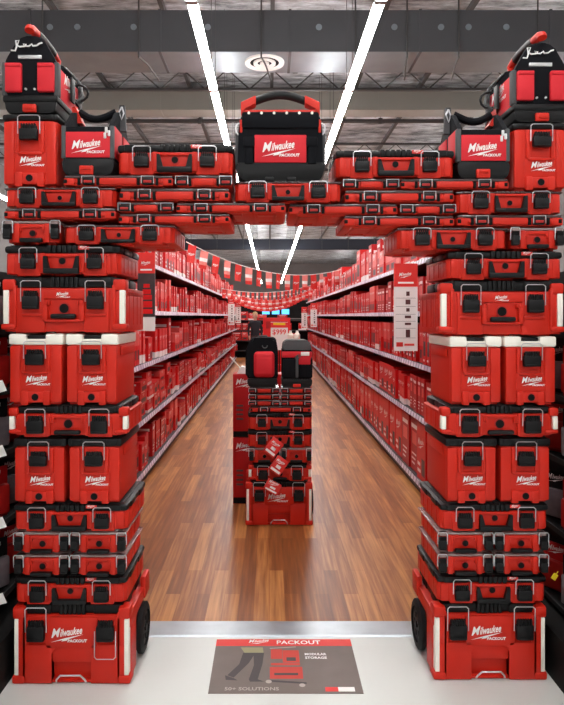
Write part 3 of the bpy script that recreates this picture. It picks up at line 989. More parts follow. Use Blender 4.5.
def zip_tote(W, H, D):
    f, bk = -D / 2, D / 2
    parts = []
    b = MB()
    prism(b, rounded([(-W * 0.42, 0), (W * 0.42, 0), (W * 0.47, H * 0.08), (W * 0.47, H * 0.18), (-W * 0.47, H * 0.18), (-W * 0.47, H * 0.08)], r=0.02), f, bk, bev=0.006)
    parts.append(Part('moulded_base', mesh(b, 'moulded_base', 'black')))
    b = MB()
    box(b, -0.03, 0.03, f - 0.014, f + 0.004, 0.0, H * 0.07, 0.004)
    parts.append(Part('latch', mesh(b, 'latch', 'red'), label='red locking latch'))
    b = MB()
    prism(b, rounded([(-W * 0.46, H * 0.16), (W * 0.46, H * 0.16), (W * 0.46, H * 0.84), (-W * 0.46, H * 0.84)], r=0.03), f + 0.006, bk, bev=0.012)
    for x in (-0.30, -0.12, 0.2, 0.36):
        box(b, x * W - 0.03, x * W + 0.03, f - 0.004, f + 0.02, H * 0.20, H * 0.60, 0.008)
    parts.append(Part('fabric_shell', mesh(b, 'fabric_shell', 'fabric')))
    b = MB()
    prism(b, rounded([(-W * 0.45, H * 0.79), (W * 0.45, H * 0.79), (W * 0.42, H * 0.94), (W * 0.30, H), (-W * 0.30, H), (-W * 0.42, H * 0.94)], r=0.02), f - 0.004, bk, bev=0.012)
    parts.append(Part('cover', mesh(b, 'cover', 'greyfabric'), label='grey covered top'))
    b = MB()
    box(b, -W * 0.46, W * 0.46, f - 0.004, f + 0.02, H * 0.63, H * 0.76, 0.006)
    box(b, W * 0.05, W * 0.42, f - 0.006, f + 0.02, H * 0.48, H * 0.66, 0.006)
    pn = Part('red_band', mesh(b, 'red_band', 'redfabric'), label='red band across the front')
    b = MB()
    box(b, W * 0.12, W * 0.38, f - 0.010, f - 0.002, H * 0.67, H * 0.75, 0.003)
    pn.subs = [Part('badge', mesh(b, 'badge', 'paper'), label='white badge')]
    parts.append(pn)
    b = MB()
    box(b, -0.010, 0.012, f - 0.012, f, H * 0.20, H * 0.68, 0.004)
    tube(b, [(0.0, f - 0.016, H * 0.58), (-0.02, f - 0.016, H * 0.64), (0.01, f - 0.016, H * 0.70), (0.03, f - 0.016, H * 0.66), (0.0, f - 0.016, H * 0.58)], 0.004, 6)
    parts.append(Part('strap', mesh(b, 'strap', 'greyfabric'), label='grey centre strap with clip'))
    return parts

# ------------------------------------------------------------------ archway
SIDE = {'L': (2.877, VPX), 'R': (2.91, VPX)}
def at(side, x0, x1, y0, y1):
    """front-plane rectangle of a case in metres from its place in the arch: centre X, width, base Z, height, front Y"""
    Y = SIDE[side][0]
    s = FPX / Y
    return ((x0 + x1) / 2 - VPX) / s, (x1 - x0) / s, CAMZ + (VPY - y1) / s, (y1 - y0) / s, Y

GAP = 0.0016
DEPTH = {'full': 0.415, 'org': 0.385}
def put(side, rect, kind, name, label, cat, group=None, **kw):
    cx, W, z, H, Y = at(side, *rect)
    D = kw.pop('D', 0.40)
    W -= 0.006
    H -= GAP
    parts = kind(W, H, D, **kw)
    return place(name, parts, (cx, Y + D / 2, z), label, cat, group)

G_CASE = 'cases of the archway'
for S in ('L', 'R'):
    L = S == 'L'
    P = 'left-side pillar' if L else 'right-side pillar'
    A = 'left-side' if L else 'right-side'
    def r(l, rr):
        return l if L else rr
    put(S, r((12, 132, 604, 683), (432, 547, 603, 679)), rolling_chest, 'rolling_tool_chest',
        'red wheeled tool chest at the foot of the %s, %s' % (P, 'one latch wire hanging down' if L else 'both latch wires up'), 'tool chest', 'rolling chests under the archway',
        D=0.43, one_bail_down=L, wheel_side=1 if L else -1)
    put(S, r((14, 127, 576, 604), (437, 547, 575, 603)), tool_case, 'tool_case',
        'black-lidded red tool case resting directly on the wheeled chest of the %s' % P, 'tool case', 'two-latch tool cases', D=0.415)
    for q, (a, b_) in enumerate(r([(15, 70), (71, 127)], [(437, 492), (493.5, 547)])):
        for lv, (y0, y1) in enumerate(r([(553.5, 576), (531, 553.5)], [(552.5, 575), (531, 552.5)])):
            put(S, (a, b_, y0, y1), compact_organizer, 'compact_organizer',
                'clear-lidded small red organizer, %s row, %s end, between two tool cases of the %s' % (('lower', 'upper')[lv], ('aisle' if (q == 1) == L else 'outer'), P),
                'organizer', 'small clear-lidded organizers', D=0.385)
    put(S, r((13, 128, 503.5, 531), (440, 549, 503, 531)), tool_case, 'tool_case',
        'black-lidded red tool case under the pair of black-lidded tall boxes, %s' % P, 'tool case', 'two-latch tool cases', D=0.415)
    for q, (a, b_) in enumerate(r([(13, 66.5), (67.5, 122)], [(445, 497.5), (498.5, 551)])):
        put(S, (a, b_, 437, r(503.5, 503)), tall_box, 'tall_tool_box',
            'tall black-lidded red box at the %s end below the low crate of the %s' % ('aisle' if (q == 1) == L else 'outer', P), 'tool box', 'tall one-latch boxes', D=0.39)
    put(S, r((8, 129, 405, 437), (440, 559, 405, 437)), low_crate, 'low_tool_crate',
        'low wide red crate with white corner strips under the coolers of the %s' % P, 'tool crate', 'low crates under the coolers', D=0.415)
    for q, (a, b_) in enumerate(r([(8, 64), (65, 119)], [(449, 502.5), (503.5, 557)])):
        put(S, (a, b_, r(333.5, 336), 405), tall_box, 'cooler',
            'red cooler with white lid at the %s end of the pair in the %s' % ('aisle' if (q == 1) == L else 'outer', P), 'cooler', 'white-lidded coolers', D=0.39, lid='white', lidf=0.155)
    put(S, r((1, 128, 276, 333.5), (438, 565, 280, 336)), large_case, 'large_tool_case',
        'big deep red tool case with white corner strips on top of the coolers, %s' % P, 'tool case', 'big cases above the coolers', D=0.415)
    put(S, r((4, 121, 244.5, 276), (447, 563, 250.5, 280)), tool_case, 'tool_case',
        'black-lidded red tool case on top of the big deep case, %s' % P, 'tool case', 'two-latch tool cases', D=0.415)
    # lintel, from the bottom up
    put(S, r((4, 61, 220, 244.5), (509.5, 563, 227, 250.5)), compact_organizer, 'compact_organizer',
        'small red organizer at the outer end where the %s lintel begins' % A, 'organizer', 'small clear-lidded organizers', D=0.385)
    put(S, r((63, 175, 224.5, 244.5), (397, 508, 227, 250.5)), tool_case, 'deep_organizer',
        'wide red organizer jutting out into the opening as lowest %s lintel corbel' % A, 'organizer', 'wide organizers in the lintel', D=0.385, lid='smoke', lidf=0.12, badge=False)
    put(S, r((4, 117, 208, 220), (456, 563, 214.5, 227)), slim_organizer, 'slim_organizer',
        'wide thin red organizer just above the small outer organizer, %s lintel' % A, 'organizer', 'thin organizers in the lintel', D=0.385, full=True)
    put(S, r((118, 231, 213.5, 224.5), (343, 454.5, 215.5, 227)), slim_organizer, 'slim_organizer',
        'wide thin red organizer overhanging the lowest corbel, %s lintel' % A, 'organizer', 'thin organizers in the lintel', D=0.385, full=True)
    put(S, r((4, 116, 187, 208), (456, 563, 190.5, 214.5)), tool_case, 'deep_organizer',
        'wide red organizer carrying the tall box, outer end of the %s lintel' % A, 'organizer', 'wide organizers in the lintel', D=0.385, lid='smoke', lidf=0.12, badge=False)
    put(S, r((119, 173.5, 202, 213.5), (400, 454.5, 203.5, 215.5)), slim_organizer, 'slim_organizer',
        'half-width thin red organizer, second layer up at the outer side of the %s lintel' % A, 'organizer', 'thin organizers in the lintel', D=0.385, full=False)
    put(S, r((175.5, 286.5, 202.7, 213.5), (287.8, 398, 203.5, 215.5)), slim_organizer, 'slim_organizer',
        'wide thin red organizer reaching the middle of the opening from the %s lintel' % A, 'organizer', 'thin organizers in the lintel', D=0.385, full=True)
    put(S, r((119, 230.5, 188, 202), (344, 454.5, 190, 203.5)), slim_organizer, 'slim_organizer',
        'wide thin red organizer, third layer up beside the middle case, %s lintel' % A, 'organizer', 'thin organizers in the lintel', D=0.385, full=True)
    put(S, r((63, 174, 175, 187), (399.5, 509, 178.5, 190)), slim_organizer, 'slim_organizer',
        'wide thin red organizer directly under the small open tote, %s lintel' % A, 'organizer', 'thin organizers in the lintel', D=0.385, full=True)
    put(S, r((176, 232, 175, 188), (343, 398, 178.5, 190)), slim_organizer, 'slim_organizer',
        'half-width thin red organizer under the inner end of the topmost case, %s lintel' % A, 'organizer', 'thin organizers in the lintel', D=0.385, full=False)
    put(S, r((117, 233, 143.5, 175), (335.5, 455, 149, 178.5)), tool_case, 'tool_case',
        'black-lidded red tool case lying on top of the %s lintel beside the middle bag' % A, 'tool case', 'two-latch tool cases', D=0.40)
    put(S, r((2, 58.5, 113, 187), (512, 568, 122, 190.5)), tall_box, 'tall_tool_box',
        'tall red one-latch box high on the %s shoulder under a pocketed bag' % A, 'tool box', 'tall one-latch boxes', D=0.39, lidf=0.10)
    put(S, r((61.5, 114.5, 119, 175), (457, 510.5, 122, 178.5)), small_tote, 'small_tote_bag',
        'small open black tote with red logo panel sitting on the %s lintel' % A, 'tool bag', 'small totes on the lintel', D=0.34, buckle=1 if L else -1)
    put(S, r((3, 58, 33, 113), (513, 569, 40, 122)), end_tower_bag, 'tool_bag',
        'black tool bag with two red pockets crowning the %s pillar' % A, 'tool bag', 'pocketed bags crowning the archway', D=0.36, flank=1 if L else -1)

cx, W, z, H, Y = at('L', 233.5, 342.5, 180.5, 202.4)
place('deep_organizer', tool_case(W - 0.012, H - GAP, 0.385, 'smoke', 0.12, True, False), (cx, Y + 0.01 + 0.1925, z + 0.001),
      'wide red organizer in the middle of the lintel under the big logo bag', 'organizer', 'wide organizers in the lintel')
cx, W, z, H, Y = at('L', 234.5, 326.5, 93, 180.5)
place('covered_tote_bag', big_tote(W, H, 0.27), (cx, Y + 0.01 + 0.15, z + 0.001),
      'large black bag with arched red and black handle standing on the middle of the archway', 'tool bag')

# ------------------------------------------------------------------ centre display stack in the aisle
YC = 5.05
def cput(rect, kind, name, label, cat, group=None, D=0.41, dy=0.0, **kw):
    x0, x1, y0, y1 = rect
    s = FPX / YC
    cx, W, z, H = ((x0 + x1) / 2 - VPX) / s, (x1 - x0) / s - 0.004, CAMZ + (VPY - y1) / s, (y1 - y0) / s - GAP
    return place(name, kind(W, H, D, **kw), (cx, YC + D / 2 + dy, max(z, 0.0)), label, cat, group)
cput((245, 313, 481, 525), rolling_chest, 'rolling_tool_chest', 'red wheeled tool chest at the foot of the display stack in the aisle', 'tool chest', None, D=0.42, one_bail_down=False, wheel_side=1, hidden_wheel=False)
cput((248, 312, 463.5, 481), low_crate, 'low_tool_crate', 'low red crate on the chest of the aisle display stack', 'tool crate')
cput((249, 279.5, 447.5, 463.5), compact_organizer, 'compact_organizer', 'clear-lidded small organizer half hidden by red cards on the aisle stack', 'organizer', 'small organizers of the aisle stack', D=0.385)
cput((281, 311.5, 447.5, 463.5), compact_organizer, 'compact_organizer', 'clear-lidded small organizer beside the hanging red cards on the aisle stack', 'organizer', 'small organizers of the aisle stack', D=0.385)
cput((248, 312, 430, 447.5), tool_case, 'tool_case', 'lower of two black-lidded tool cases in the aisle display stack', 'tool case', 'tool cases of the aisle stack')
cput((248, 312, 412.5, 430), tool_case, 'tool_case', 'upper of two black-lidded tool cases in the aisle display stack', 'tool case', 'tool cases of the aisle stack')
cput((250, 311, 406, 412.5), slim_organizer, 'slim_organizer', 'single wide thin organizer above the cases of the aisle display stack', 'organizer', None, D=0.385, full=True)
for col, (a, b_) in enumerate(((249, 279.5), (281, 311.5))):
    for row in range(3):
        cput((a, b_, 387.2 + 6.27 * row, 387.2 + 6.27 * (row + 1)), slim_organizer, 'slim_organizer',
             '%s thin half-width organizer under the %s of the aisle stack' % (('topmost', 'middle', 'lowest')[row], ('red-pouch bag', 'grey-topped bag')[col]),
             'organizer', 'thin half organizers of the aisle stack', D=0.385, full=False)
cput((245, 279.5, 336, 387.2), pouch_backpack, 'tool_backpack', 'black backpack with red hard pouch on top of the aisle stack', 'backpack', D=0.28)
cput((280.3, 313.5, 340, 387.2), zip_tote, 'zip_tote_bag', 'grey-topped black tote with red band on top of the aisle stack', 'tool bag', D=0.28)

def hang_card(x, y, z, w, h, ang, label):
    b = MB()
    box(b, -w / 2, w / 2, -0.006, 0.006, -h / 2, h / 2, 0.003)
    r_ = root('hanging_card', (x, y, z), label, 'card', 'red cards hung on the aisle stack', (math.radians(-8), ang, 0))
    obj('card_back', mesh(b, 'card_back', 'signred'), r_)
    b = MB()
    logo_into(b, 0, -0.0068, h * 0.10, w * 0.8, sub=False)
    box(b, -w * 0.40, w * 0.40, -0.0072, -0.0058, -h * 0.40, -h * 0.26)
    box(b, -w * 0.15, w * 0.22, -0.0072, -0.0058, -h * 0.16, h * 0.02)
    obj('printing', mesh(b, 'printing', 'print', False), r_)
sC = FPX / YC
for (px, py, w, h, ang, lb) in ((273.5, 446, .105, .135, math.radians(38), 'topmost tilted red card hanging on the front of the aisle stack'),
                                (278.5, 464, .105, .135, math.radians(36), 'middle tilted red card hanging on the front of the aisle stack'),
                                (272.5, 485, .12, .09, math.radians(28), 'lowest tilted red card hanging on the front of the aisle stack')):
    hang_card((px - VPX) / sC, YC - 0.055, CAMZ + (VPY - py) / sC, w, h, ang, lb)

# two tall red cartons standing behind the stack
def tall_carton(W, H, D, mats):
    b = MB()
    box(b, -W / 2, W / 2, -D / 2, D / 2, 0, H, 0.003)
    p = Part('carton_body', mesh(b, 'carton_body', 'carton_deep'))
    b = MB()
    box(b, -W / 2 + 0.004, W / 2 - 0.004, -D / 2 - 0.0015, -D / 2 + 0.001, 0.005, H * 0.10)
    q = Part('dark_band', mesh(b, 'dark_band', 'hole', False), label='black printed band')
    lg = logo_part(-W / 2 + 0.12, -D / 2 - 0.002, H * 0.80, 0.20)
    b = MB()
    for k in range(4):
        box(b, -W / 2 + 0.03, -W / 2 + 0.09, -D / 2 - 0.002, -D / 2, H * (0.28 + k * 0.07), H * (0.31 + k * 0.07))
    t = Part('printing', mesh(b, 'printing', 'carton_grey', False))
    return [p, q, lg, t]
Y2 = 5.62
s2 = FPX / (Y2 - 0.0)
for k, lb in enumerate(('tall red carton standing on the wood floor behind the aisle stack', 'tall red carton stacked on another behind the aisle stack')):
    zz = 0 if k == 0 else 0.583
    place('tall_carton', tall_carton(0.69, 0.58 if k == 0 else 0.555, 0.22, None), (0.024, Y2 + 0.11, zz), lb, 'carton', 'tall cartons behind the aisle stack')
b = MB()
prism(b, [(-0.05, 0), (0.06, 0), (0.045, 0.05), (-0.01, 0.065)], -0.06, 0.06)
tube(b, [(-0.02, -0.05, 0.05), (-0.10, -0.05, 0.14), (-0.11, -0.05, 0.15)], 0.006, 6)
o = obj('folded_leaflet', mesh(b, 'folded_leaflet', 'paper'), None, (-0.24, Y2 + 0.10, 1.1395))
tag(o, 'folded white leaflet lying on the tall cartons behind the backpack', 'leaflet')

# ------------------------------------------------------------------ setting
YW = 3.46      # wood begins
def slab(x0, x1, y0, y1, z0, z1, m, name):
    b = MB(); box(b, x0, x1, y0, y1, z0, z1)
    return mesh(b, name, m, False)
structure('floor', slab(-9, 9, -11.0, 3.37, -0.1, 0.0, 'concrete', 'floor'), label='pale sealed concrete entrance floor', cat='floor')
structure('floor.001', slab(-9, 9, 3.37, 62, -0.1, 0.0, 'wood', 'floor'), label='brown wood plank floor of the aisle', cat='floor')
b = MB()
prism(b, [(3.285, 0.0005), (3.30, 0.007), (3.445, 0.007), (3.46, 0.0005)], -9, 9, axis='x')
structure('trim_1', mesh(b, 'trim_1', 'threshold', False), label='metal threshold strip with painted-in reflections between concrete and wood', cat='threshold strip')
ZC = 6.75
structure('ceiling', slab(-9, 9, -11, 62, ZC, ZC + 0.1, 'foil', 'ceiling'), label='foil insulation under the roof deck', cat='ceiling')
structure('wall_back', slab(-9, 9, 62, 62.1, 0, ZC, 'far_wall', 'wall_back'))
structure('wall_left', slab(-9.1, -9, -11, 62, 0, ZC, 'far_wall', 'wall_left'))
structure('wall_right', slab(9, 9.1, -11, 62, 0, ZC, 'far_wall', 'wall_right'))
structure('wall_front', slab(-9, 9, -11.1, -11, 0, ZC, 'far_wall', 'wall_front'))

# floor graphic
M['pic_dark'] = mat('dark_print_ink', (68, 62, 62), 0.6)
M['pic_olive'] = mat('olive_print_ink', (150, 146, 110), 0.6)
M['pic_grey'] = mat('grey_print_ink', (176, 166, 158), 0.6)
M['pic_red'] = mat('red_print_ink', (196, 62, 50), 0.6)
DX0, DX1 = (217 - VPX) * 3.26 / FPX, (352 - VPX) * 3.26 / FPX
dcx, dw = (-0.267 + 0.42) / 2 - 0.0, 0.68
dy0, dy1 = 2.795, 3.262
dl = dy1 - dy0
rt = root('floor_decal', (0.0715, (dy0 + dy1) / 2, 0.0), 'brown printed floor mat with red header lying before the metal strip', 'floor mat')
def decal(name, mats, fn, z):
    b = MB(); fn(b)
    for v in b.verts:
        v.co.z += z
    return obj(name, mesh(b, name, mats, False), rt)
decal('printed_sheet', 'brown', lambda b: box(b, -dw / 2, dw / 2, -dl / 2, dl / 2, 0, 0.002), 0)
decal('header_band', 'signred', lambda b: box(b, -dw / 2, dw / 2, dl * 0.36, dl / 2, 0, 0.0006), 0.002)
decal('logo_lettering', 'print', lambda b: logo_into(b, -0.12, dl * 0.395, 0, 0.12, basis='xy', sub=False), 0.0032)
def lettering(b):
    text_into(b, 'PACKOUT', -0.035, dl * 0.395, 0, 0.05, off=0.001, basis='xy', fit=0.22)
def slogan(b):
    text_into(b, 'MODULAR', 0.10, dl * 0.17, 0, 0.028, off=0.0008, basis='xy', fit=0.105)
    text_into(b, 'STORAGE', 0.10, dl * 0.10, 0, 0.028, off=0.0008, basis='xy', fit=0.105)
decal('header_lettering', 'print', lettering, 0.0032)
decal('slogan_lettering', 'print', slogan, 0.0032)
decal('footer_lettering', 'pic_grey', lambda b: text_into(b, '50+ SOLUTIONS', -0.27, -dl * 0.455, 0, 0.034, off=0.0006, basis='xy', fit=0.24), 0.0032)
def badge(b):
    box(b, 0.175, 0.232, -dl * 0.47, -dl * 0.40, 0, 0.0006, mi=0)
    box(b, 0.232, 0.305, -dl * 0.47, -dl * 0.40, 0, 0.0006, mi=1)
decal('corner_badge', ['signred', 'print'], badge, 0.002)
def picture(b):
    # lower half of a walking figure pulling a cart of stacked cases
    def poly(pts, mi, z):
        f = b.faces.new([b.verts.new((x, y * dl, z)) for x, y in pts]); f.material_index = mi
    poly([(-0.215, .33), (-0.105, .33), (-0.10, .22), (-0.19, .20)], 2, 0.0002)
    poly([(-0.20, .22), (-0.14, .22), (-0.17, .02), (-0.235, -.24), (-0.265, -.20), (-0.215, .0)], 0, 0.0003)
    poly([(-0.15, .22), (-0.098, .22), (-0.105, .0), (-0.125, -.27), (-0.165, -.27), (-0.145, -.02)], 0, 0.0004)
    poly([(-0.275, -.20), (-0.235, -.25), (-0.215, -.29), (-0.27, -.28)], 0, 0.0005)
    poly([(-0.165, -.27), (-0.125, -.27), (-0.095, -.31), (-0.16, -.31)], 0, 0.0005)
    for (x0, x1, y0, y1, z) in ((-0.065, -0.01, .10, .29, 0), (-0.008, 0.072, .03, .27, 0), (-0.065, 0.072, -.02, .02, 0), (-0.07, 0.082, -.26, -.05, 0)):
        poly([(x0, y0), (x1, y0), (x1, y1), (x0, y1)], 1, 0.0003)
    poly([(0.01, .06), (0.055, .06), (0.055, .13), (0.01, .13)], 0, 0.0006)
    poly([(-0.05, -.20), (0.06, -.20), (0.06, -.16), (-0.05, -.16)], 0, 0.0006)
    poly([(-0.08, -.31), (0.095, -.35), (0.095, -.32), (-0.08, -.28)], 0, 0.0005)
    for x, y in ((-0.075, -.31), (0.075, -.37)):
        poly([(x + 0.014 * math.cos(a * PI / 6), y + 0.03 * math.sin(a * PI / 6)) for a in range(12)], 3, 0.0007)
    poly([(-0.07, .30), (0.06, .33), (0.06, .345), (-0.07, .315)], 3, 0.0006)
decal('picture', ['pic_dark', 'pic_red', 'pic_olive', 'pic_grey'], picture, 0.0022)

# ------------------------------------------------------------------ gondola shelving
ORD = ('first second third fourth fifth sixth seventh eighth ninth tenth eleventh twelfth thirteenth fourteenth fifteenth sixteenth seventeenth eighteenth nineteenth twentieth '
       'twenty-first twenty-second twenty-third twenty-fourth twenty-fifth twenty-sixth twenty-seventh twenty-eighth twenty-ninth thirtieth thirty-first thirty-second thirty-third thirty-fourth thirty-fifth thirty-sixth '
       'thirty-seventh thirty-eighth thirty-ninth fortieth forty-first forty-second forty-third forty-fourth forty-fifth forty-sixth forty-seventh forty-eighth forty-ninth fiftieth').split()
TIERS = {'L': [0.13, 0.64, 1.18, 1.70, 2.20], 'R': [0.13, 0.73, 1.21, 1.69, 2.16]}
XF = {'L': -1.23, 'R': 1.377}
SD = 0.46
BAY = 1.2
Y_BAY0 = 4.62
N_BAY = 16
def gondola_parts(tiers):
    """front faces -Y, spans x in [-BAY/2, BAY/2]"""
    W = BAY - 0.004
    ps = []
    b = MB()
    box(b, -W / 2, W / 2, SD, SD + 0.03, 0.0, 2.32)
    ps.append(Part('back_panel', mesh(b, 'back_panel', 'panel', False)))
    b = MB()
    box(b, -W / 2, W / 2, 0.03, SD, 0.0, tiers[0] - 0.03)
    ps.append(Part('base_plinth', mesh(b, 'base_plinth', 'shelf', False)))
    for s in (-1,):
        b = MB()
        box(b, s * W / 2, s * W / 2 + 0.03, SD - 0.03, SD, 0.1, 2.34)
        ps.append(Part('upright', mesh(b, 'upright', 'shelf', False)))
    for z in tiers:
        b = MB()
        box(b, -W / 2, W / 2, 0.0, SD, z - 0.028, z)
        sh = Part('shelf', mesh(b, 'shelf', 'shelf', False))
        b = MB()
        prism(b, [(-0.012, z - 0.040), (0.0, z - 0.044), (0.0, z + 0.004), (-0.003, z + 0.004)], -W / 2, W / 2, axis='x')
        sh.subs = [Part('price_rail', mesh(b, 'price_rail', 'rail', False), label='lilac-grey price rail')]
        ps.append(sh)
    return ps
GP = {k: gondola_parts(TIERS[k]) for k in 'LR'}
for S in 'LR':
    s = -1 if S == 'L' else 1
    for k in range(N_BAY):
        yc = Y_BAY0 + BAY * (k + 0.5)
        place('gondola_shelving', GP[S], (XF[S], yc, 0), '%s bay from the archway of the %s aisle shelving' % (ORD[k], 'left-side' if S == 'L' else 'right-side'),
              'shelving', 'shelving bays along the aisle', (0, 0, -s * PI / 2))

# cartons: one mesh per design and size
def carton_mesh(W, H, D, style):
    b = MB()
    box(b, -W / 2, W / 2, 0, D, 0, H)
    e = 0.0012
    f = -e
    # mats: 0 red 1 deep 2 pink 3 white 4 grey
    base = 1 if style % 3 == 2 else 0
    for fc in b.faces:
        fc.material_index = base
    def fr(x0, x1, z0, z1, mi):
        fc = b.faces.new([b.verts.new(p) for p in ((x0 * W, f, z0 * H), (x1 * W, f, z0 * H), (x1 * W, f, z1 * H), (x0 * W, f, z1 * H))])
        fc.material_index = mi
    def sd(y0, y1, z0, z1, mi):
        for x in (-W / 2 - e, W / 2 + e):
            fc = b.faces.new([b.verts.new(p) for p in ((x, y0 * D, z0 * H), (x, y1 * D, z0 * H), (x, y1 * D, z1 * H), (x, y0 * D, z1 * H))])
            fc.material_index = mi
    lw = min(W * 0.8, H * 0.85)
    if style == 0:
        logo_into(b, 0, f, H * 0.70, min(lw, H * .7), 3, sub=False, res=1)
        fr(-.32, .34, .22, .58, 4)
        fr(-.4, .1, .08, .13, 3)
        sd(.15, .85, .70, .84, 3); sd(.2, .7, .25, .55, 4)
    elif style == 1:
        fr(-.5, .5, 0.0, .20, 3)
        logo_into(b, 0, f, H * 0.62, lw, 3, sub=False, res=1)
        fr(-.25, .3, .28, .55, 2)
        sd(0.0, 1.0, 0.0, .2, 3); sd(.15, .8, .6, .75, 3)
    elif style == 2:
        fr(-.38, .38, .80, .88, 3)
        fr(-.30, .30, .50, .74, 2)
        for k in range(3):
            fr(-.34, .05 + .1 * k, .12 + .09 * k, .155 + .09 * k, 3)
        sd(.1, .9, .75, .83, 3); sd(.1, .6, .1, .3, 2)
    elif style == 3:
        fr(-.5, .5, .44, 1.0, 2)
        logo_into(b, 0, f - 0.0008, H * 0.70, lw * 0.9, 3, sub=False, res=1)
        fr(-.3, .3, .12, .34, 4)
        sd(0, 1, .5, 1.0, 2); sd(.2, .8, .62, .74, 3)
    else:
        logo_into(b, 0, f, H * 0.55, lw, 3, sub=False, res=1)
        fr(.05, .42, .1, .4, 4)
        fr(-.42, -.05, .12, .18, 3)
        fr(-.42, -.1, .24, .30, 3)
        sd(.1, .55, .55, .75, 3); sd(.6, .9, .15, .5, 4)
    return mesh(b, 'tool_carton', ['carton_red', 'carton_deep', 'carton_pink', 'carton_white', 'carton_grey'], False)
CACHE = {}
def carton(W, H, D, style):
    key = (round(W, 2), round(H, 2), round(D, 2), style)
    if key not in CACHE:
        CACHE[key] = carton_mesh(*key)
    return CACHE[key]

TN = ['bottom', 'second', 'third', 'fourth', 'top']
jobs = []     # (yc, side, tier, W, H, D, style, z, setback)
rnd = random.Random(21)
# per tier: list of runs (width choices, height choices, stack levels)
SPEC = {
    'L': [[(.10, .36, 1), (.15, .30, 1), (.22, .16, 2), (.12, .40, 1)],
          [(.30, .13, 3), (.24, .14, 2), (.18, .36, 1), (.14, .34, 1)],
          [(.10, .38, 1), (.16, .32, 1), (.12, .42, 1), (.20, .28, 1)],
          [(.14, .40, 1), (.20, .36, 1), (.11, .34, 1), (.26, .30, 1)],
          [(.20, .46, 1), (.28, .40, 1), (.16, .50, 1), (.24, .36, 1)]],
    'R': [[(.30, .52, 1), (.24, .50, 1), (.20, .50, 1)],
          [(.34, .32, 1), (.16, .30, 1), (.13, .33, 1), (.15, .31, 1)],
          [(.13, .36, 1), (.12, .36, 1), (.13, .37, 1)],
          [(.22, .34, 1), (.14, .36, 1), (.10, .33, 1), (.18, .30, 1)],
          [(.34, .34, 1), (.26, .46, 1), (.24, .30, 1), (.40, .50, 1)]]}
for S in 'LR':
    for ti in range(5):
        y = 4.70
        y_end = Y_BAY0 + BAY * N_BAY - 0.05
        while y < y_end:
            W, H, lv = rnd.choice(SPEC[S][ti])
            n = rnd.randint(2, 5) if W < 0.2 else rnd.randint(1, 3)
            if S == 'L' and ti == 1 and y < 8.2:
                W, H, lv, n = rnd.choice(((.36, .13, 3, 1), (.30, .135, 3, 1), (.24, .14, 2, 2)))
            if S == 'L' and ti == 0 and y < 8.0:
                W, H, lv, n = rnd.choice(((.16, .30, 1, 2), (.12, .38, 1, 2), (.28, .17, 2, 1)))
            H = H * rnd.uniform(.86, 1.06) if lv == 1 and not (S == 'R' and ti in (0, 2)) else H
            H = round(H / .02) * .02
            if ti == 4 and S == 'R' and y < 6.9:
                W, H, lv = .34, .22, 1
            if ti == 0 and S == 'R' and y < 7.6:
                W, H, lv, n = .34, .52, 1, 2
            st = rnd.randint(0, 4)
            if S == 'R' and ti == 0 and y < 9:
                st = rnd.choice((0, 4, 2))
            for _ in range(n):
                if y + W > y_end:
                    y = y_end
                    break
                # keep clear of uprights is not needed: they sit behind the cartons
                h = H
                for q in range(lv):
                    jobs.append((y + W / 2, S, ti, W - 0.006, h, rnd.choice((0.30, 0.34)), st, TIERS[S][ti] + 0.001 + q * (h + 0.0012), 0.02 + rnd.random() * 0.035))
                y += W
            y += rnd.choice((0.01, 0.02, 0.05, 0.14 if S == 'L' else 0.03))
jobs.sort(key=lambda j: (j[0], j[1], j[2], j[7]))
NEAR = jobs[:298]
FAR = jobs[298:]
count = {}
SIDE_WORD = {'L': 'left-side', 'R': 'right-side'}
for (yc, S, ti, W, H, D, st, z, sb) in NEAR:
    s = -1 if S == 'L' else 1
    k = (S, ti)
    count[k] = count.get(k, 0) + 1
    o = obj('tool_carton', carton(W, H, D, st), None, (XF[S] + s * sb, yc, z), (0, 0, -s * PI / 2))
    tag(o, 'red printed carton, %s from the archway on the %s shelf of the %s aisle shelving' % (ORD[count[k] - 1], TN[ti], SIDE_WORD[S]), 'carton',
        'cartons on the %s shelf, %s' % (TN[ti], SIDE_WORD[S]))
b = MB()
for (yc, S, ti, W, H, D, st, z, sb) in FAR:
    s = -1 if S == 'L' else 1
    me = carton(W, H, D, st).copy()
    me.transform(Matrix.Translation((XF[S] + s * sb, yc, z)) @ Matrix.Rotation(-s * PI / 2, 4, 'Z'))
    b.from_mesh(me)
    bpy.data.meshes.remove(me)
me = bpy.data.meshes.new('distant_cartons')
b.to_mesh(me); b.free()
for m in ('carton_red', 'carton_deep', 'carton_pink', 'carton_white', 'carton_grey'):
    me.materials.append(M[m])
o = obj('distant_cartons', me)
tag(o, 'small red cartons filling the shelves deep down the aisle', 'cartons', None, 'stuff')

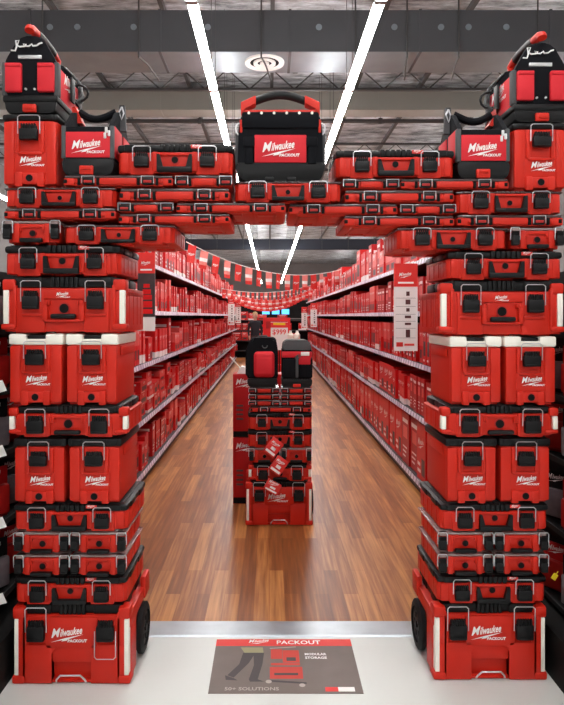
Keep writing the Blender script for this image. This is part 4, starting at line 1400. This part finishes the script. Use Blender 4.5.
# ------------------------------------------------------------------ aisle signs
def aisle_sign(x0, x1, y, z0, z1, style, label):
    w, h = x1 - x0, z1 - z0
    r_ = root('aisle_sign', ((x0 + x1) / 2, y, z0), label, 'sign', 'signs sticking out from the shelves')
    b = MB(); box(b, -w / 2, w / 2, 0, 0.006, 0, h)
    obj('sign_board', mesh(b, 'sign_board', 'paper', False), r_)
    hz = h * 0.735
    b = MB(); box(b, -w / 2, w / 2, -0.002, 0.0, hz, h)
    obj('red_header', mesh(b, 'red_header', 'signred', False), r_)
    b = MB()
    logo_into(b, 0, -0.003, hz + h * 0.10, w * 0.62, sub=False)
    box(b, -w * 0.33, w * 0.33, -0.003, -0.0022, hz + h * 0.035, hz + h * 0.055)
    obj('logo_lettering', mesh(b, 'logo_lettering', 'print', False), r_)
    b = MB()
    if style == 'list':
        for k, (ww, hh) in enumerate(((.14, .05), (.2, .055), (.14, .04), (.26, .03), (.26, .025), (.18, .09))):
            zc = hz - h * (0.075 + 0.10 * k) - (h * 0.03 if k == 5 else 0)
            zc = [.655, .56, .47, .39, .31, .20][k] * h
            box(b, -ww * w / 2 + 0.02, ww * w / 2 + 0.02, -0.002, 0.0, zc - hh * h / 2, zc + hh * h / 2, mi=0)
            box(b, -w * 0.42, w * 0.42, -0.001, 0.0, zc - 0.052 * h, zc - 0.049 * h, mi=1)
        box(b, -w * 0.40, -w * 0.12, -0.002, 0, h * 0.05, h * 0.10, mi=2)
        box(b, -w * 0.06, w * 0.36, -0.002, 0, h * 0.06, h * 0.085, mi=3)
        obj('product_pictures', mesh(b, 'product_pictures', ['carton_grey', 'greyfabric', 'signred', 'carton_pink'], False), r_)
    else:
        box(b, -w / 2, w / 2, -0.002, 0.0, h * 0.18, hz, mi=0)
        for (x0_, x1_, z0_, z1_) in ((-.3, .32, .40, .46), (-.2, .26, .47, .53), (-.3, .34, .30, .38), (-.15, .2, .55, .60), (-.36, .36, .22, .28)):
            box(b, x0_ * w, x1_ * w, -0.004, -0.002, z0_ * h, z1_ * h, mi=1)
        obj('photo_print', mesh(b, 'photo_print', ['signdark', 'carton_red'], False), r_)
def zz(py, D):
    return CAMZ + (VPY - py) * D / FPX
aisle_sign(1.147, 1.365, 5.9, zz(351, 5.9), zz(263.5, 5.9), 'list', 'red and white product-list sign sticking out beside the right-side pillar')
aisle_sign(-1.218, -1.055, 5.9, zz(331, 5.9), zz(252.5, 5.9), 'photo', 'red-topped dark photo sign sticking out beside the left-side pillar')
aisle_sign(-1.218, -1.03, 18.8, zz(325, 18.8), zz(296, 18.8), 'list', 'small distant white sign on the left-side shelves before the aisle end')
aisle_sign(-1.218, -1.02, 22.8, zz(323, 22.8), zz(301, 22.8), 'list', 'smallest distant white sign on the left-side shelves at the aisle end')
aisle_sign(1.18, 1.365, 18.4, zz(327, 18.4), zz(303, 18.4), 'list', 'small distant white sign on the right-side shelves before the aisle end')
aisle_sign(1.16, 1.365, 23.2, zz(329, 23.2), zz(307, 23.2), 'list', 'smallest distant white sign on the right-side shelves at the aisle end')

# ------------------------------------------------------------------ bunting
def flag_mesh(w, h, style):
    b = MB()
    n = 5
    T = 0.0012
    def pt(u, v, o):
        return (-w / 2 + w * u, 0.012 * math.sin(u * 5 + v * 3 + style) * v + o, -h * v)
    for (u0, u1, v0, v1, mi, o) in [(0, 1, 0, 1, 0 if style == 0 else 2, 0)]:
        for sgn in (-T, T):
            g = [[b.verts.new(pt(i / n, j / n, sgn)) for i in range(n + 1)] for j in range(n + 1)]
            for j in range(n):
                for i in range(n):
                    fc = b.faces.new((g[j][i], g[j][i + 1], g[j + 1][i + 1], g[j + 1][i]))
                    if style == 0:
                        fc.material_index = 0
                    else:
                        fc.material_index = (2, 2, 1, 2, 3)[j]
    if style == 0:
        lb = bmesh.new()
        logo_into(lb, 0, 0, -h * 0.62, w * 0.86, sub=False, res=1)
        tmp = bpy.data.meshes.new('t'); lb.to_mesh(tmp); lb.free()
        base = len(b.verts)
        vs = [b.verts.new((v.co.x, 0.012 * math.sin((v.co.x / w + .5) * 5 - v.co.z / h * 3 + style) * (-v.co.z / h) - 0.006, v.co.z)) for v in tmp.vertices]
        for p in tmp.polygons:
            fc = b.faces.new([vs[i] for i in p.vertices]); fc.material_index = 1
        bpy.data.meshes.remove(tmp)
    return mesh(b, 'flag', ['signred', 'print', 'flag_pink', 'signred'], False)
def bunting(a, c, sag_z, n, w, h, label):
    a, c = Vector(a), Vector(c)
    r_ = root('bunting_string', tuple((a + c) / 2), label, 'bunting', 'flag strings across the aisle')
    mid = (a + c) / 2
    fm = [flag_mesh(w, h, 0), flag_mesh(w, h * 1.02, 1)]
    def P(t):
        p = a.lerp(c, t)
        base = p.z
        m = (a.z + c.z) / 2
        return Vector((p.x, p.y, base - (m - sag_z) * 4 * t * (1 - t)))
    b = MB()
    tube(b, [P(i / 24) - mid for i in range(25)], 0.007, 6)
    obj('tape', mesh(b, 'tape', 'paper'), r_, label='white flag tape')
    ang = math.atan2(c.y - a.y, c.x - a.x)
    for i in range(n):
        t = (i + 0.5) / n
        q = P(t) - mid
        t2 = P(min(1, t + .02)) - P(max(0, t - .02))
        obj('flag', fm[i % 2], r_, tuple(q), (0.0, -math.atan2(t2.z, math.hypot(t2.x, t2.y)) * 0.5 + random.uniform(-.05, .05), ang + random.uniform(-.25, .25)))
bunting((-1.19, 9.15, 2.71), (1.33, 12.0, 2.52), 2.36, 16, .135, .26, 'flag string sagging across the aisle, the one hanging in front of the others')
bunting((-1.17, 15.7, 2.32), (1.32, 19.3, 2.60), 2.30, 22, .12, .22, 'second flag string down the aisle, behind the big sagging one')
bunting((-1.17, 19.1, 2.36), (1.32, 20.3, 2.50), 2.14, 24, .12, .22, 'third flag string down the aisle, lower and further in')
bunting((-1.17, 22.6, 2.34), (1.32, 22.9, 2.58), 2.04, 24, .12, .22, 'last flag string, deepest down the aisle')

# ------------------------------------------------------------------ far end of the aisle
b_parts = []
def simple(name, fn, mats, loc, label, cat, group=None, rot=(0, 0, 0)):
    b = MB(); fn(b)
    o = obj(name, mesh(b, name, mats), None, loc, rot)
    return tag(o, label, cat, group)
# red merchandiser with price sign
r_ = root('display_cabinet', (0.20, 17.9, 0), 'tall red display cabinet standing in the aisle behind the bag stack', 'display cabinet')
b = MB(); box(b, -0.38, 0.38, 0, 0.4, 0, 1.60, 0.01); box(b, -0.36, 0.36, -0.25, 0.0, 0, 0.3, 0.01)
obj('body', mesh(b, 'body', 'carton_red'), r_)
b = MB(); box(b, -0.30, 0.30, -0.003, 0.0, 1.30, 1.50)
obj('lettering_band', mesh(b, 'lettering_band', 'carton_deep', False), r_)
r_ = root('price_sign', (0.245, 16.0, 0), 'white price card with yellow and red header on a stand in the aisle', 'price sign')
sP = FPX / 16.0
b = MB(); box(b, -0.215, 0.215, 0, 0.01, 0.80, CAMZ + (VPY - 322) / sP)
obj('card', mesh(b, 'card', 'paper', False), r_)
zt = CAMZ + (VPY - 322) / sP
b = MB(); box(b, -0.215, 0.215, -0.004, 0.0, zt - 0.14, zt - 0.01, mi=0); box(b, -0.15, 0.15, -0.007, -0.004, zt - 0.075, zt - 0.02, mi=1)
obj('header', mesh(b, 'header', ['signred', 'yellow'], False), r_)
b = MB(); text_into(b, '$999', 0.0, -0.004, zt - 0.31, 0.18, center=True, fit=0.34, off=0.003)
obj('price_lettering', mesh(b, 'price_lettering', 'signred', False), r_)
b = MB(); cyl(b, (0, 0.02, 0.02), (0, 0.02, 0.9), 0.015); cyl(b, (0, 0.02, 0.0), (0, 0.02, 0.02), 0.16, 24)
obj('stand', mesh(b, 'stand', 'black'), r_)
def bottle(b):
    cyl(b, (0, 0, 0), (0, 0, 0.22), 0.075, 16); cyl(b, (0, 0, 0.22), (0, 0, 0.28), 0.075, 16, r2=0.03); cyl(b, (0, 0, 0.28), (0, 0, 0.32), 0.032, 12)
def stockbox(b):
    box(b, -0.34, 0.34, -0.25, 0.25, 0, 0.98, 0.01)
o = simple('stock_carton', stockbox, 'carton_deep', (0.66, 15.4, 0), 'plain red stock carton hidden behind the grey-topped bag, bearing white bottles', 'carton')
simple('white_bottle', bottle, 'white', (0.50, 15.3, 0.981), 'white bottle just above the grey-topped bag, nearer the price card', 'bottle', 'white bottles behind the bags')
simple('white_bottle', bottle, 'white', (0.66, 15.3, 0.981), 'white bottle just above the grey-topped bag, farther from the price card', 'bottle', 'white bottles behind the bags')
def helmet(b):
    bmesh.ops.create_uvsphere(b, u_segments=16, v_segments=10, radius=0.13)
    cyl(b, (0, 0, -0.05), (0, 0, -0.035), 0.17, 20)
# end wall of merchandise beyond the aisle
r_ = root('end_display_rack', (0.1, 25.5, 0), 'dark merchandise rack closing off the far end of the aisle', 'display rack')
b = MB(); box(b, -2.6, 2.6, 0, 0.5, 0, 1.52)
obj('rack_body', mesh(b, 'rack_body', 'panel', False), r_)
for k in range(4):
    b = MB(); box(b, -2.6, 2.6, -0.3, 0.0, 0.25 + 0.4 * k, 0.29 + 0.4 * k)
    obj('shelf', mesh(b, 'shelf', 'shelf', False), r_)
rr = random.Random(4)
kk = 0
for k in range(4):
    x = -2.5
    while x < 2.4:
        w = rr.choice((.22, .3, .38))
        h = rr.choice((.22, .28, .33))
        if rr.random() < .75 and abs(x + 0.1) > 0.25:
            kk += 1
            o = obj('tool_carton', carton(w, h, .24, rr.randint(0, 4)), None, (0.1 + x + w / 2, 25.22, 0.2915 + .4 * k))
            tag(o, 'little red carton on the end rack across the aisle, %s shelf up' % ORD[k], 'carton', 'cartons on the end rack, %s shelf up' % ORD[k])
        x += w + 0.03
for k in range(3):
    def scr(b):
        box(b, -0.29, 0.29, 0, 0.05, 0, 0.42, 0.005, mi=0)
        box(b, -0.26, 0.26, -0.004, 0.0, 0.03, 0.39, mi=1)
    o = simple('hanging_screen', scr, ['black', 'screen'], (-0.25 + 0.68 * k, 44.65, 1.74), '%s lit blue screen from the person, on the far header beam' % ORD[k], 'screen', 'blue screens at the far end')
r_ = root('header_beam', (0.3, 44.7, 0), 'dark header beam on posts across the far end of the store', 'header beam')
b = MB(); box(b, -7, 7, 0, 0.3, 1.5, 2.75)
obj('beam', mesh(b, 'beam', 'panel', False), r_)
for x in (-6.8, 6.8):
    b = MB(); box(b, x - .15, x + .15, 0.02, 0.28, 0, 1.5)
    obj('post', mesh(b, 'post', 'panel', False), r_)

# a shopper at the end of the aisle
def person():
    V = {}
    J = [('pelvis', (0, 0, .95), .13), ('waist', (0, 0, 1.08), .125), ('chest', (0, 0.0, 1.30), .15), ('neckb', (0, 0, 1.46), .075), ('neck', (0, -0.01, 1.52), .052), ('head0', (0, -0.02, 1.60), .078), ('head1', (0, -0.015, 1.70), .082), ('head2', (0, -0.01, 1.75), .05)]
    E = [('pelvis', 'waist'), ('waist', 'chest'), ('chest', 'neckb'), ('neckb', 'neck'), ('neck', 'head0'), ('head0', 'head1'), ('head1', 'head2')]
    for s, n in ((-1, 'l'), (1, 'r')):
        J += [('hip' + n, (s * .10, 0, .90), .10), ('knee' + n, (s * .11, -.015, .50), .062), ('ankle' + n, (s * .11, .02, .09), .045), ('toe' + n, (s * .125, -.15, .035), .034),
              ('sh' + n, (s * .185, 0, 1.40), .065), ('elb' + n, (s * .25, .03, 1.13), .045), ('wr' + n, (s * .24, -.10, .92), .032), ('palm' + n, (s * .235, -.14, .85), .030)]
        E += [('pelvis', 'hip' + n), ('hip' + n, 'knee' + n), ('knee' + n, 'ankle' + n), ('ankle' + n, 'toe' + n), ('chest', 'sh' + n), ('sh' + n, 'elb' + n), ('elb' + n, 'wr' + n), ('wr' + n, 'palm' + n)]
        for k in range(4):
            y = -.175 + k * .022
            J += [('f%d%s' % (k, n), (s * .235, y, .80), .0095), ('g%d%s' % (k, n), (s * .225, y - .008, .765 + .006 * abs(k - 1)), .008)]
            E += [('palm' + n, 'f%d%s' % (k, n)), ('f%d%s' % (k, n), 'g%d%s' % (k, n))]
        J += [('t' + n, (s * .20, -.165, .84), .010), ('u' + n, (s * .185, -.18, .81), .0085)]
        E += [('palm' + n, 't' + n), ('t' + n, 'u' + n)]
    me = bpy.data.meshes.new('person')
    idx = {n: i for i, (n, _, _) in enumerate(J)}
    me.from_pydata([p for _, p, _ in J], [(idx[a], idx[b_]) for a, b_ in E], [])
    o = bpy.data.objects.new('person', me)
    COL.objects.link(o)
    o.modifiers.new('skin', 'SKIN')
    sv = me.skin_vertices[0].data
    for i, (_, _, rad) in enumerate(J):
        sv[i].radius = (rad * (1.25 if J[i][0] in ('chest', 'waist', 'pelvis') else 1.0), rad * (0.82 if J[i][0] in ('chest', 'waist', 'pelvis') else 1.0))
        sv[i].use_root = (i == 0)
    sub = o.modifiers.new('sub', 'SUBSURF'); sub.levels = 2; sub.render_levels = 2
    bpy.context.view_layer.update()
    me2 = bpy.data.meshes.new_from_object(o.evaluated_get(bpy.context.evaluated_depsgraph_get()))
    me2.name = 'person'
    bpy.data.objects.remove(o)
    for m in ('skin', 'jacket', 'signdark'):
        me2.materials.append(M[m])
    for p in me2.polygons:
        c = p.center
        if c.z > 1.49:
            p.material_index = 0
        elif c.z > 0.93 and not (c.z < 0.96 and abs(c.x) > .19):
            p.material_index = 1
        elif c.z < 0.93 and abs(c.x) > .17 and c.z > .7:
            p.material_index = 0
        else:
            p.material_index = 2
    me2.shade_smooth()
    return me2
pr = obj('person', person(), None, (-0.53, 23.6, 0.0), (0, 0, 0.15))
tag(pr, 'person in a dark jacket standing at the end of the aisle', 'person')
b = MB()
bmesh.ops.create_uvsphere(b, u_segments=16, v_segments=10, radius=0.1)
for v in b.verts:
    v.co = Vector((v.co.x * 0.98, v.co.y * 1.06 + 0.02, v.co.z * 1.0 + 1.715))
bmesh.ops.delete(b, geom=[v for v in b.verts if v.co.z < 1.66 or (v.co.y < -0.06 and v.co.z < 1.74)], context='VERTS')
obj('hair', mesh(b, 'hair', 'hair'), pr)
b = MB()
for s in (-1, 1):
    bmesh.ops.create_uvsphere(b, u_segments=8, v_segments=6, radius=0.012, matrix=Matrix.Translation((s * .032, -0.098, 1.655)))
cyl(b, (0, -0.095, 1.645), (0, -0.122, 1.615), 0.010, 8, r2=0.016)
box(b, -0.028, 0.028, -0.104, -0.09, 1.572, 1.582, 0.003)
for s in (-1, 1):
    box(b, s * .082 - .01, s * .082 + .01, -0.03, 0.02, 1.60, 1.67, 0.008)
obj('face', mesh(b, 'face', 'skin'), pr)

# ------------------------------------------------------------------ side fixtures hugging the archway
def hang_pack(style):
    ps = []
    b = MB(); box(b, -0.08, 0.08, 0, 0.006, 0, 0.24, 0.002)
    ps.append(Part('backing_card', mesh(b, 'backing_card', 'carton_deep' if style == 0 else 'panel')))
    b = MB(); box(b, -0.065, 0.065, -0.04, 0.0, 0.02, 0.16, 0.012)
    ps.append(Part('blister', mesh(b, 'blister', 'red_dark' if style == 0 else 'clearpack')))
    b = MB(); logo_into(b, 0, -0.0015, 0.185, 0.11, sub=False)
    ps.append(Part('logo_lettering', mesh(b, 'logo_lettering', 'print', False)))
    return ps
HP = [hang_pack(0), hang_pack(1)]
for S in 'LR':
    s = -1 if S == 'L' else 1
    X = -1.235 if S == 'L' else 1.385
    xb = -1.175 if S == 'L' else 1.285
    y0, y1 = (2.55, 4.45) if S == 'L' else (2.62, 4.45)
    lbl = 'left-side' if S == 'L' else 'right-side'
    r_ = root('hook_display_rack', (X, (y0 + y1) / 2, 0), 'black hook rack of tools squeezed against the %s pillar' % lbl, 'display rack', 'hook racks beside the archway')
    b = MB(); box(b, *sorted((s * 0.40, s * 0.44)), -(y1 - y0) / 2, (y1 - y0) / 2, 0, 1.92)
    obj('back_panel', mesh(b, 'back_panel', 'panel', False), r_)
    b = MB(); box(b, *sorted((xb - X, s * 0.40)), -(y1 - y0) / 2, (y1 - y0) / 2, 0, 0.22)
    obj('base_plinth', mesh(b, 'base_plinth', 'hole', False), r_)
    zs = (0.39, 0.73, 1.05, 1.34, 1.62) if S == 'L' else (0.30, 0.66, 1.0, 1.30, 1.60)
    for z in zs:
        b = MB()
        box(b, *sorted((0, s * 0.4)), -(y1 - y0) / 2, (y1 - y0) / 2, z - 0.05, z - 0.035)
        sh = obj('shelf', mesh(b, 'shelf', 'panel', False), r_)
        b = MB()
        box(b, -0.004, 0.004, -(y1 - y0) / 2, (y1 - y0) / 2, z - 0.055, z - 0.03)
        obj('shelf_lip', mesh(b, 'shelf_lip', 'tyre', False), sh)
        # a tilted ticket at the lip
        if S == 'L' and z < 1.5:
            b = MB(); box(b, -0.022, 0.022, -0.002, 0.002, -0.026, 0.026)
            t = obj('price_ticket', mesh(b, 'price_ticket', 'paper', False), sh, (0.030, 2.86 - (y0 + y1) / 2, z - 0.006), (0.25, -0.28, 0.0), label='tilted white price ticket')
    n = 0
    for zi, z in enumerate(zs):
        for k in range(3):
            n += 1
            yy = 2.78 + 0.22 * k
            place('tool_pack', HP[(1 if (zi + k) % 2 else 0)], (X + s * 0.06, yy, z - 0.033),
                  '%s boxed tool on the %s shelf up of the rack beside the %s pillar' % (ORD[k], ORD[zi], lbl), 'tool pack', 'tool packs beside the %s pillar' % lbl, (0, 0, -s * PI / 2 + 0.5 * s))
b = MB(); box(b, -0.012, 0.012, -0.002, 0.002, -0.015, 0.015, 0.001)
cyl(b, (0, 0, 0.014), (0, 0, 0.03), 0.002, 6)
o = obj('yellow_tag', mesh(b, 'yellow_tag', 'yellow', False), None, (1.345, 3.02, 0.42), (0, 0.6, 0.0))
tag(o, 'small yellow tag dangling beside the right-side pillar near the floor', 'tag')

# ------------------------------------------------------------------ ceiling gear
def strip_mesh():
    L = 2.4
    b = MB(); prism(b, [(-0.022, 0.085), (0.022, 0.085), (0.022, 0.12), (-0.022, 0.12)], -L / 2 + 0.004, L / 2 - 0.004)
    h = mesh(b, 'housing', 'housing', False)
    b = MB()
    prism(b, rounded([(-0.026, 0.084), (-0.054, 0.060), (-0.042, 0.018), (0.042, 0.018), (0.054, 0.060), (0.026, 0.084)], r=0.013), -L / 2 + 0.006, L / 2 - 0.006)
    t = mesh(b, 'lit_tube', 'tube', True)
    out = [Part('housing', h), Part('diffuser', t)]
    for y in (-L / 2 + 0.02, L / 2 - 0.02):
        b = MB(); box(b, -0.058, 0.058, y - 0.016, y + 0.016, 0.012, 0.095, 0.003)
        out.append(Part('end_cap', mesh(b, 'end_cap', 'housing', True)))
    for y in (-0.9, 0.9):
        b = MB(); cyl(b, (0, y, 0.12), (0, y, ZC - 4.62 - 0.01), 0.004, 6)
        out.append(Part('hanger_wire', mesh(b, 'hanger_wire', 'steel', True)))
    return out
SP = strip_mesh()
ZL = 4.62
ROWS = [(-0.745, 'left-side', -4, 25), (1.06, 'right-side', -4, 25), (-6.8, 'added outer left-side', -4, 25), (6.4, 'added outer right-side', -4, 25)]  # outer rows added for ambient light, placed mostly out of view
for X, nm, k0, k1 in ROWS:
    for k in range(k0, k1):  # earliest tubes hang unseen behind the camera, added for frontal light
        y = 0.1 + 2.4 * k
        place('strip_light', SP, (X, y, ZL), '%s light tube along the %s row of ceiling strip lights' % (ORD[k - k0], nm), 'strip light', '%s row of strip lights' % nm)

# big charcoal duct with round bolts and a diffuser beneath
r_ = root('air_duct', (0, 9.33, 5.5), 'large charcoal rectangular air duct crossing the ceiling behind the archway', 'air duct')
b = MB(); box(b, -8.5, 8.5, 0, 0.80, 0.006, 0.61)
for k in range(-4, 5):
    x = k * 1.9 + 0.3
    box(b, x - 0.02, x + 0.02, -0.012, 0.812, -0.004, 0.62)
obj('duct_body', mesh(b, 'duct_body', 'duct', False), r_)
b = MB(); box(b, -8.5, 8.5, 0.005, 0.795, 0.0, 0.0055)
obj('duct_underside', mesh(b, 'duct_underside', 'galv', False), r_, label='shiny galvanised underside')
b = MB()
for x in (-1.98, -0.9, 0.72, 1.82, 2.5, 2.9, 3.45, -2.8, -3.2):
    cyl(b, (x, -0.012, 0.36), (x, 0.0, 0.36), 0.045, 16)
obj('access_plug', mesh(b, 'access_plug', 'galv', False), r_, label='round plugs on the duct face')
for x in (-3.3, -1.9, -0.12, 1.25, 2.0, 2.75, 3.9):
    b = MB()
    cyl(b, (x, -0.03, -0.10), (x, -0.03, ZC - 5.5 - 0.01), 0.012, 8)
    tube(b, [(x, -0.03, -0.08), (x + 0.06, 0.35, -0.05), (x + 0.14, 0.83, -0.10)], 0.014, 6)
    obj('duct_hanger', mesh(b, 'duct_hanger', 'steel'), r_, label='hanger rod with bracket')
r_ = root('ceiling_diffuser', (-0.075, 9.7, 5.47), 'round white air diffuser under the charcoal duct', 'air diffuser')
for nm_, ra, rb, z0, z1, m in (('outer_ring', .30, .22, 0.0, 0.03, 'ventwhite'), ('inner_ring', .17, .11, -0.01, 0.02, 'ventwhite'), ('core', .07, 0, -0.014, 0.015, 'ventwhite')):
    b = MB()
    N = 32
    if rb > 0:
        rg = [[b.verts.new((q * math.cos(2 * PI * i / N), q * math.sin(2 * PI * i / N), z)) for i in range(N)] for q, z in ((ra, z1), (ra * .98, z0), (rb, z0 + 0.012), (rb, z1))]
        for i in range(4):
            A, B_ = rg[i], rg[(i + 1) % 4]
            for j in range(N):
                b.faces.new((A[j], A[(j + 1) % N], B_[(j + 1) % N], B_[j]))
    else:
        cyl(b, (0, 0, z0), (0, 0, z1), ra, 24)
    obj(nm_, mesh(b, nm_, m), r_)
b = MB(); cyl(b, (0, 0, 0.018), (0, 0, 0.029), 0.22, 32)
obj('dark_throat', mesh(b, 'dark_throat', 'hole'), r_)

r_ = root('secondary_duct', (0, 14.0, 6.16), 'smooth tan duct crossing the ceiling beyond the charcoal one', 'air duct')
b = MB(); box(b, -8.5, 8.5, 0, 0.5, 0, 0.46)
obj('duct_body', mesh(b, 'duct_body', 'tan', False), r_)
b = MB()
for k in range(-3, 4):
    box(b, k * 2.4 - 0.02, k * 2.4 + 0.02, -0.01, 0.51, -0.01, 0.47)
obj('duct_flange', mesh(b, 'duct_flange', 'tan', False), r_)

def pipe(x0, x1, y, z, r, label, k):
    b = MB(); cyl(b, (x0, y, z), (x1, y, z), r, 10)
    r_ = root('sprinkler_pipe', (0, y, z), label, 'pipe', 'pipes crossing the ceiling')
    b2 = MB()
    cyl(b2, (x0, 0, 0), (x1, 0, 0), r, 10)
    obj('pipe_run', mesh(b2, 'pipe_run', 'steel'), r_)
    b2 = MB()
    for i in range(-3, 4):
        x = i * 2.2 + 0.5
        cyl(b2, (x, 0, 0), (x, 0, ZC - z - 0.01), 0.008, 6)
        box(b2, x - 0.05, x + 0.05, -0.05, 0.05, -r * 1.3, r * 1.3, 0.01)
    obj('pipe_hanger', mesh(b2, 'pipe_hanger', 'steel'), r_)
    b.free()
pipe(-8.5, 8.5, 12.4, 6.42, 0.045, 'thick dark pipe crossing the ceiling between the two ducts', 0)
pipe(-8.5, 8.5, 15.6, 6.40, 0.05, 'dark pipe crossing the ceiling just beyond the tan duct', 1)
pipe(-8.5, 8.5, 21.0, 6.45, 0.05, 'dark pipe crossing the ceiling above the first flag string', 2)
# joists running down the store: top and bottom chord with web
def joist_parts(L):
    b = MB()
    box(b, -0.03, 0.03, 0, L, -0.05, 0.0)
    box(b, -0.025, 0.025, 0, L, -0.36, -0.32)
    n = int(L / 0.6)
    for i in range(n):
        y = i * 0.6
        tube(b, [(0, y, -0.34), (0, y + 0.3, -0.03), (0, y + 0.6, -0.34)], 0.012, 5)
    return [Part('truss', mesh(b, 'truss', 'steel', False))]
JP = joist_parts(40)
XJ = (-7.2, -5.4, -3.55, -1.75, 0.05, 1.9, 3.3, 5.1, 6.9)
def joist():
    b = MB()
    box(b, -0.035, 0.035, 0, 42, -0.10, 0.0)
    return mesh(b, 'purlin', 'steel', False)
JM = joist()
for i, x in enumerate(XJ):
    o = obj('purlin', JM, None, (x, 2.0, ZC - 0.001))
    tag(o, '%s steel purlin counted from the left-hand store wall, running under the foil' % ORD[i], 'purlin', 'roof purlins')
for i, (y, lb) in enumerate(((12.9, 'open-web steel truss crossing the ceiling in front of the tan duct'), (18.5, 'open-web steel truss crossing the ceiling beyond the tan duct'), (27.0, 'open-web steel truss deep in the store ceiling'))):
    r_ = root('roof_truss', (-8.5, y, ZC - 0.10), lb, 'truss', 'trusses crossing the ceiling', (0, 0, -PI / 2))
    b = MB()
    L = 17
    box(b, -0.04, 0.04, 0, L, -0.06, 0.0)
    obj('top_chord', mesh(b, 'top_chord', 'steel', False), r_)
    b = MB(); box(b, -0.04, 0.04, 0, L, -0.46, -0.41)
    obj('bottom_chord', mesh(b, 'bottom_chord', 'steel', False), r_)
    b = MB()
    for j in range(int(L / 0.9)):
        yy = j * 0.9
        tube(b, [(0, yy, -0.43), (0, yy + 0.45, -0.03), (0, yy + 0.9, -0.43)], 0.016, 5)
    obj('web_rods', mesh(b, 'web_rods', 'steel', False), r_)
# dark bulkhead hanging far back
r_ = root('hanging_bulkhead', (0, 30, 0), 'dark navy bulkhead hanging from the ceiling deep in the store', 'bulkhead')
zb0, zb1 = 4.765, CAMZ + (VPY - 239) * 30 / FPX
b = MB(); box(b, -8.5, 8.5, 0, 0.2, zb0, zb1)
obj('panel', mesh(b, 'panel', 'bulkhead', False), r_)
for k in range(-6, 7):
    b = MB()
    box(b, k * 1.23 - 0.012, k * 1.23 + 0.012, -0.01, 0.0, zb0, zb1)
    cyl(b, (k * 1.23, 0.1, zb1), (k * 1.23, 0.1, ZC - 0.01), 0.012, 6)
    obj('seam_strip', mesh(b, 'seam_strip', 'steel', False), r_)

# ------------------------------------------------------------------ world, camera, view
w = bpy.data.worlds.new('world')
sc.world = w
w.use_nodes = True
w.node_tree.nodes['Background'].inputs['Color'].default_value = (0.9, 0.95, 1, 1)
w.node_tree.nodes['Background'].inputs['Strength'].default_value = 0.0
cam = bpy.data.cameras.new('camera')
cam.sensor_fit = 'HORIZONTAL'
cam.sensor_width = 36.0
cam.lens = FPX / 564.0 * 36.0
cam.shift_x = (282.0 - VPX) / 564.0
cam.shift_y = -(352.5 - VPY) / 564.0
cam.clip_start = 0.05
cam.clip_end = 200
co = bpy.data.objects.new('camera', cam)
COL.objects.link(co)
co.location = (0, 0, CAMZ)
co.rotation_euler = (PI / 2, 0, 0)
sc.camera = co
vs = sc.view_settings
vs.view_transform = 'Standard'
vs.look = 'None'
vs.gamma = 1.0
vs.use_curve_mapping = False
vs.exposure = 1.35
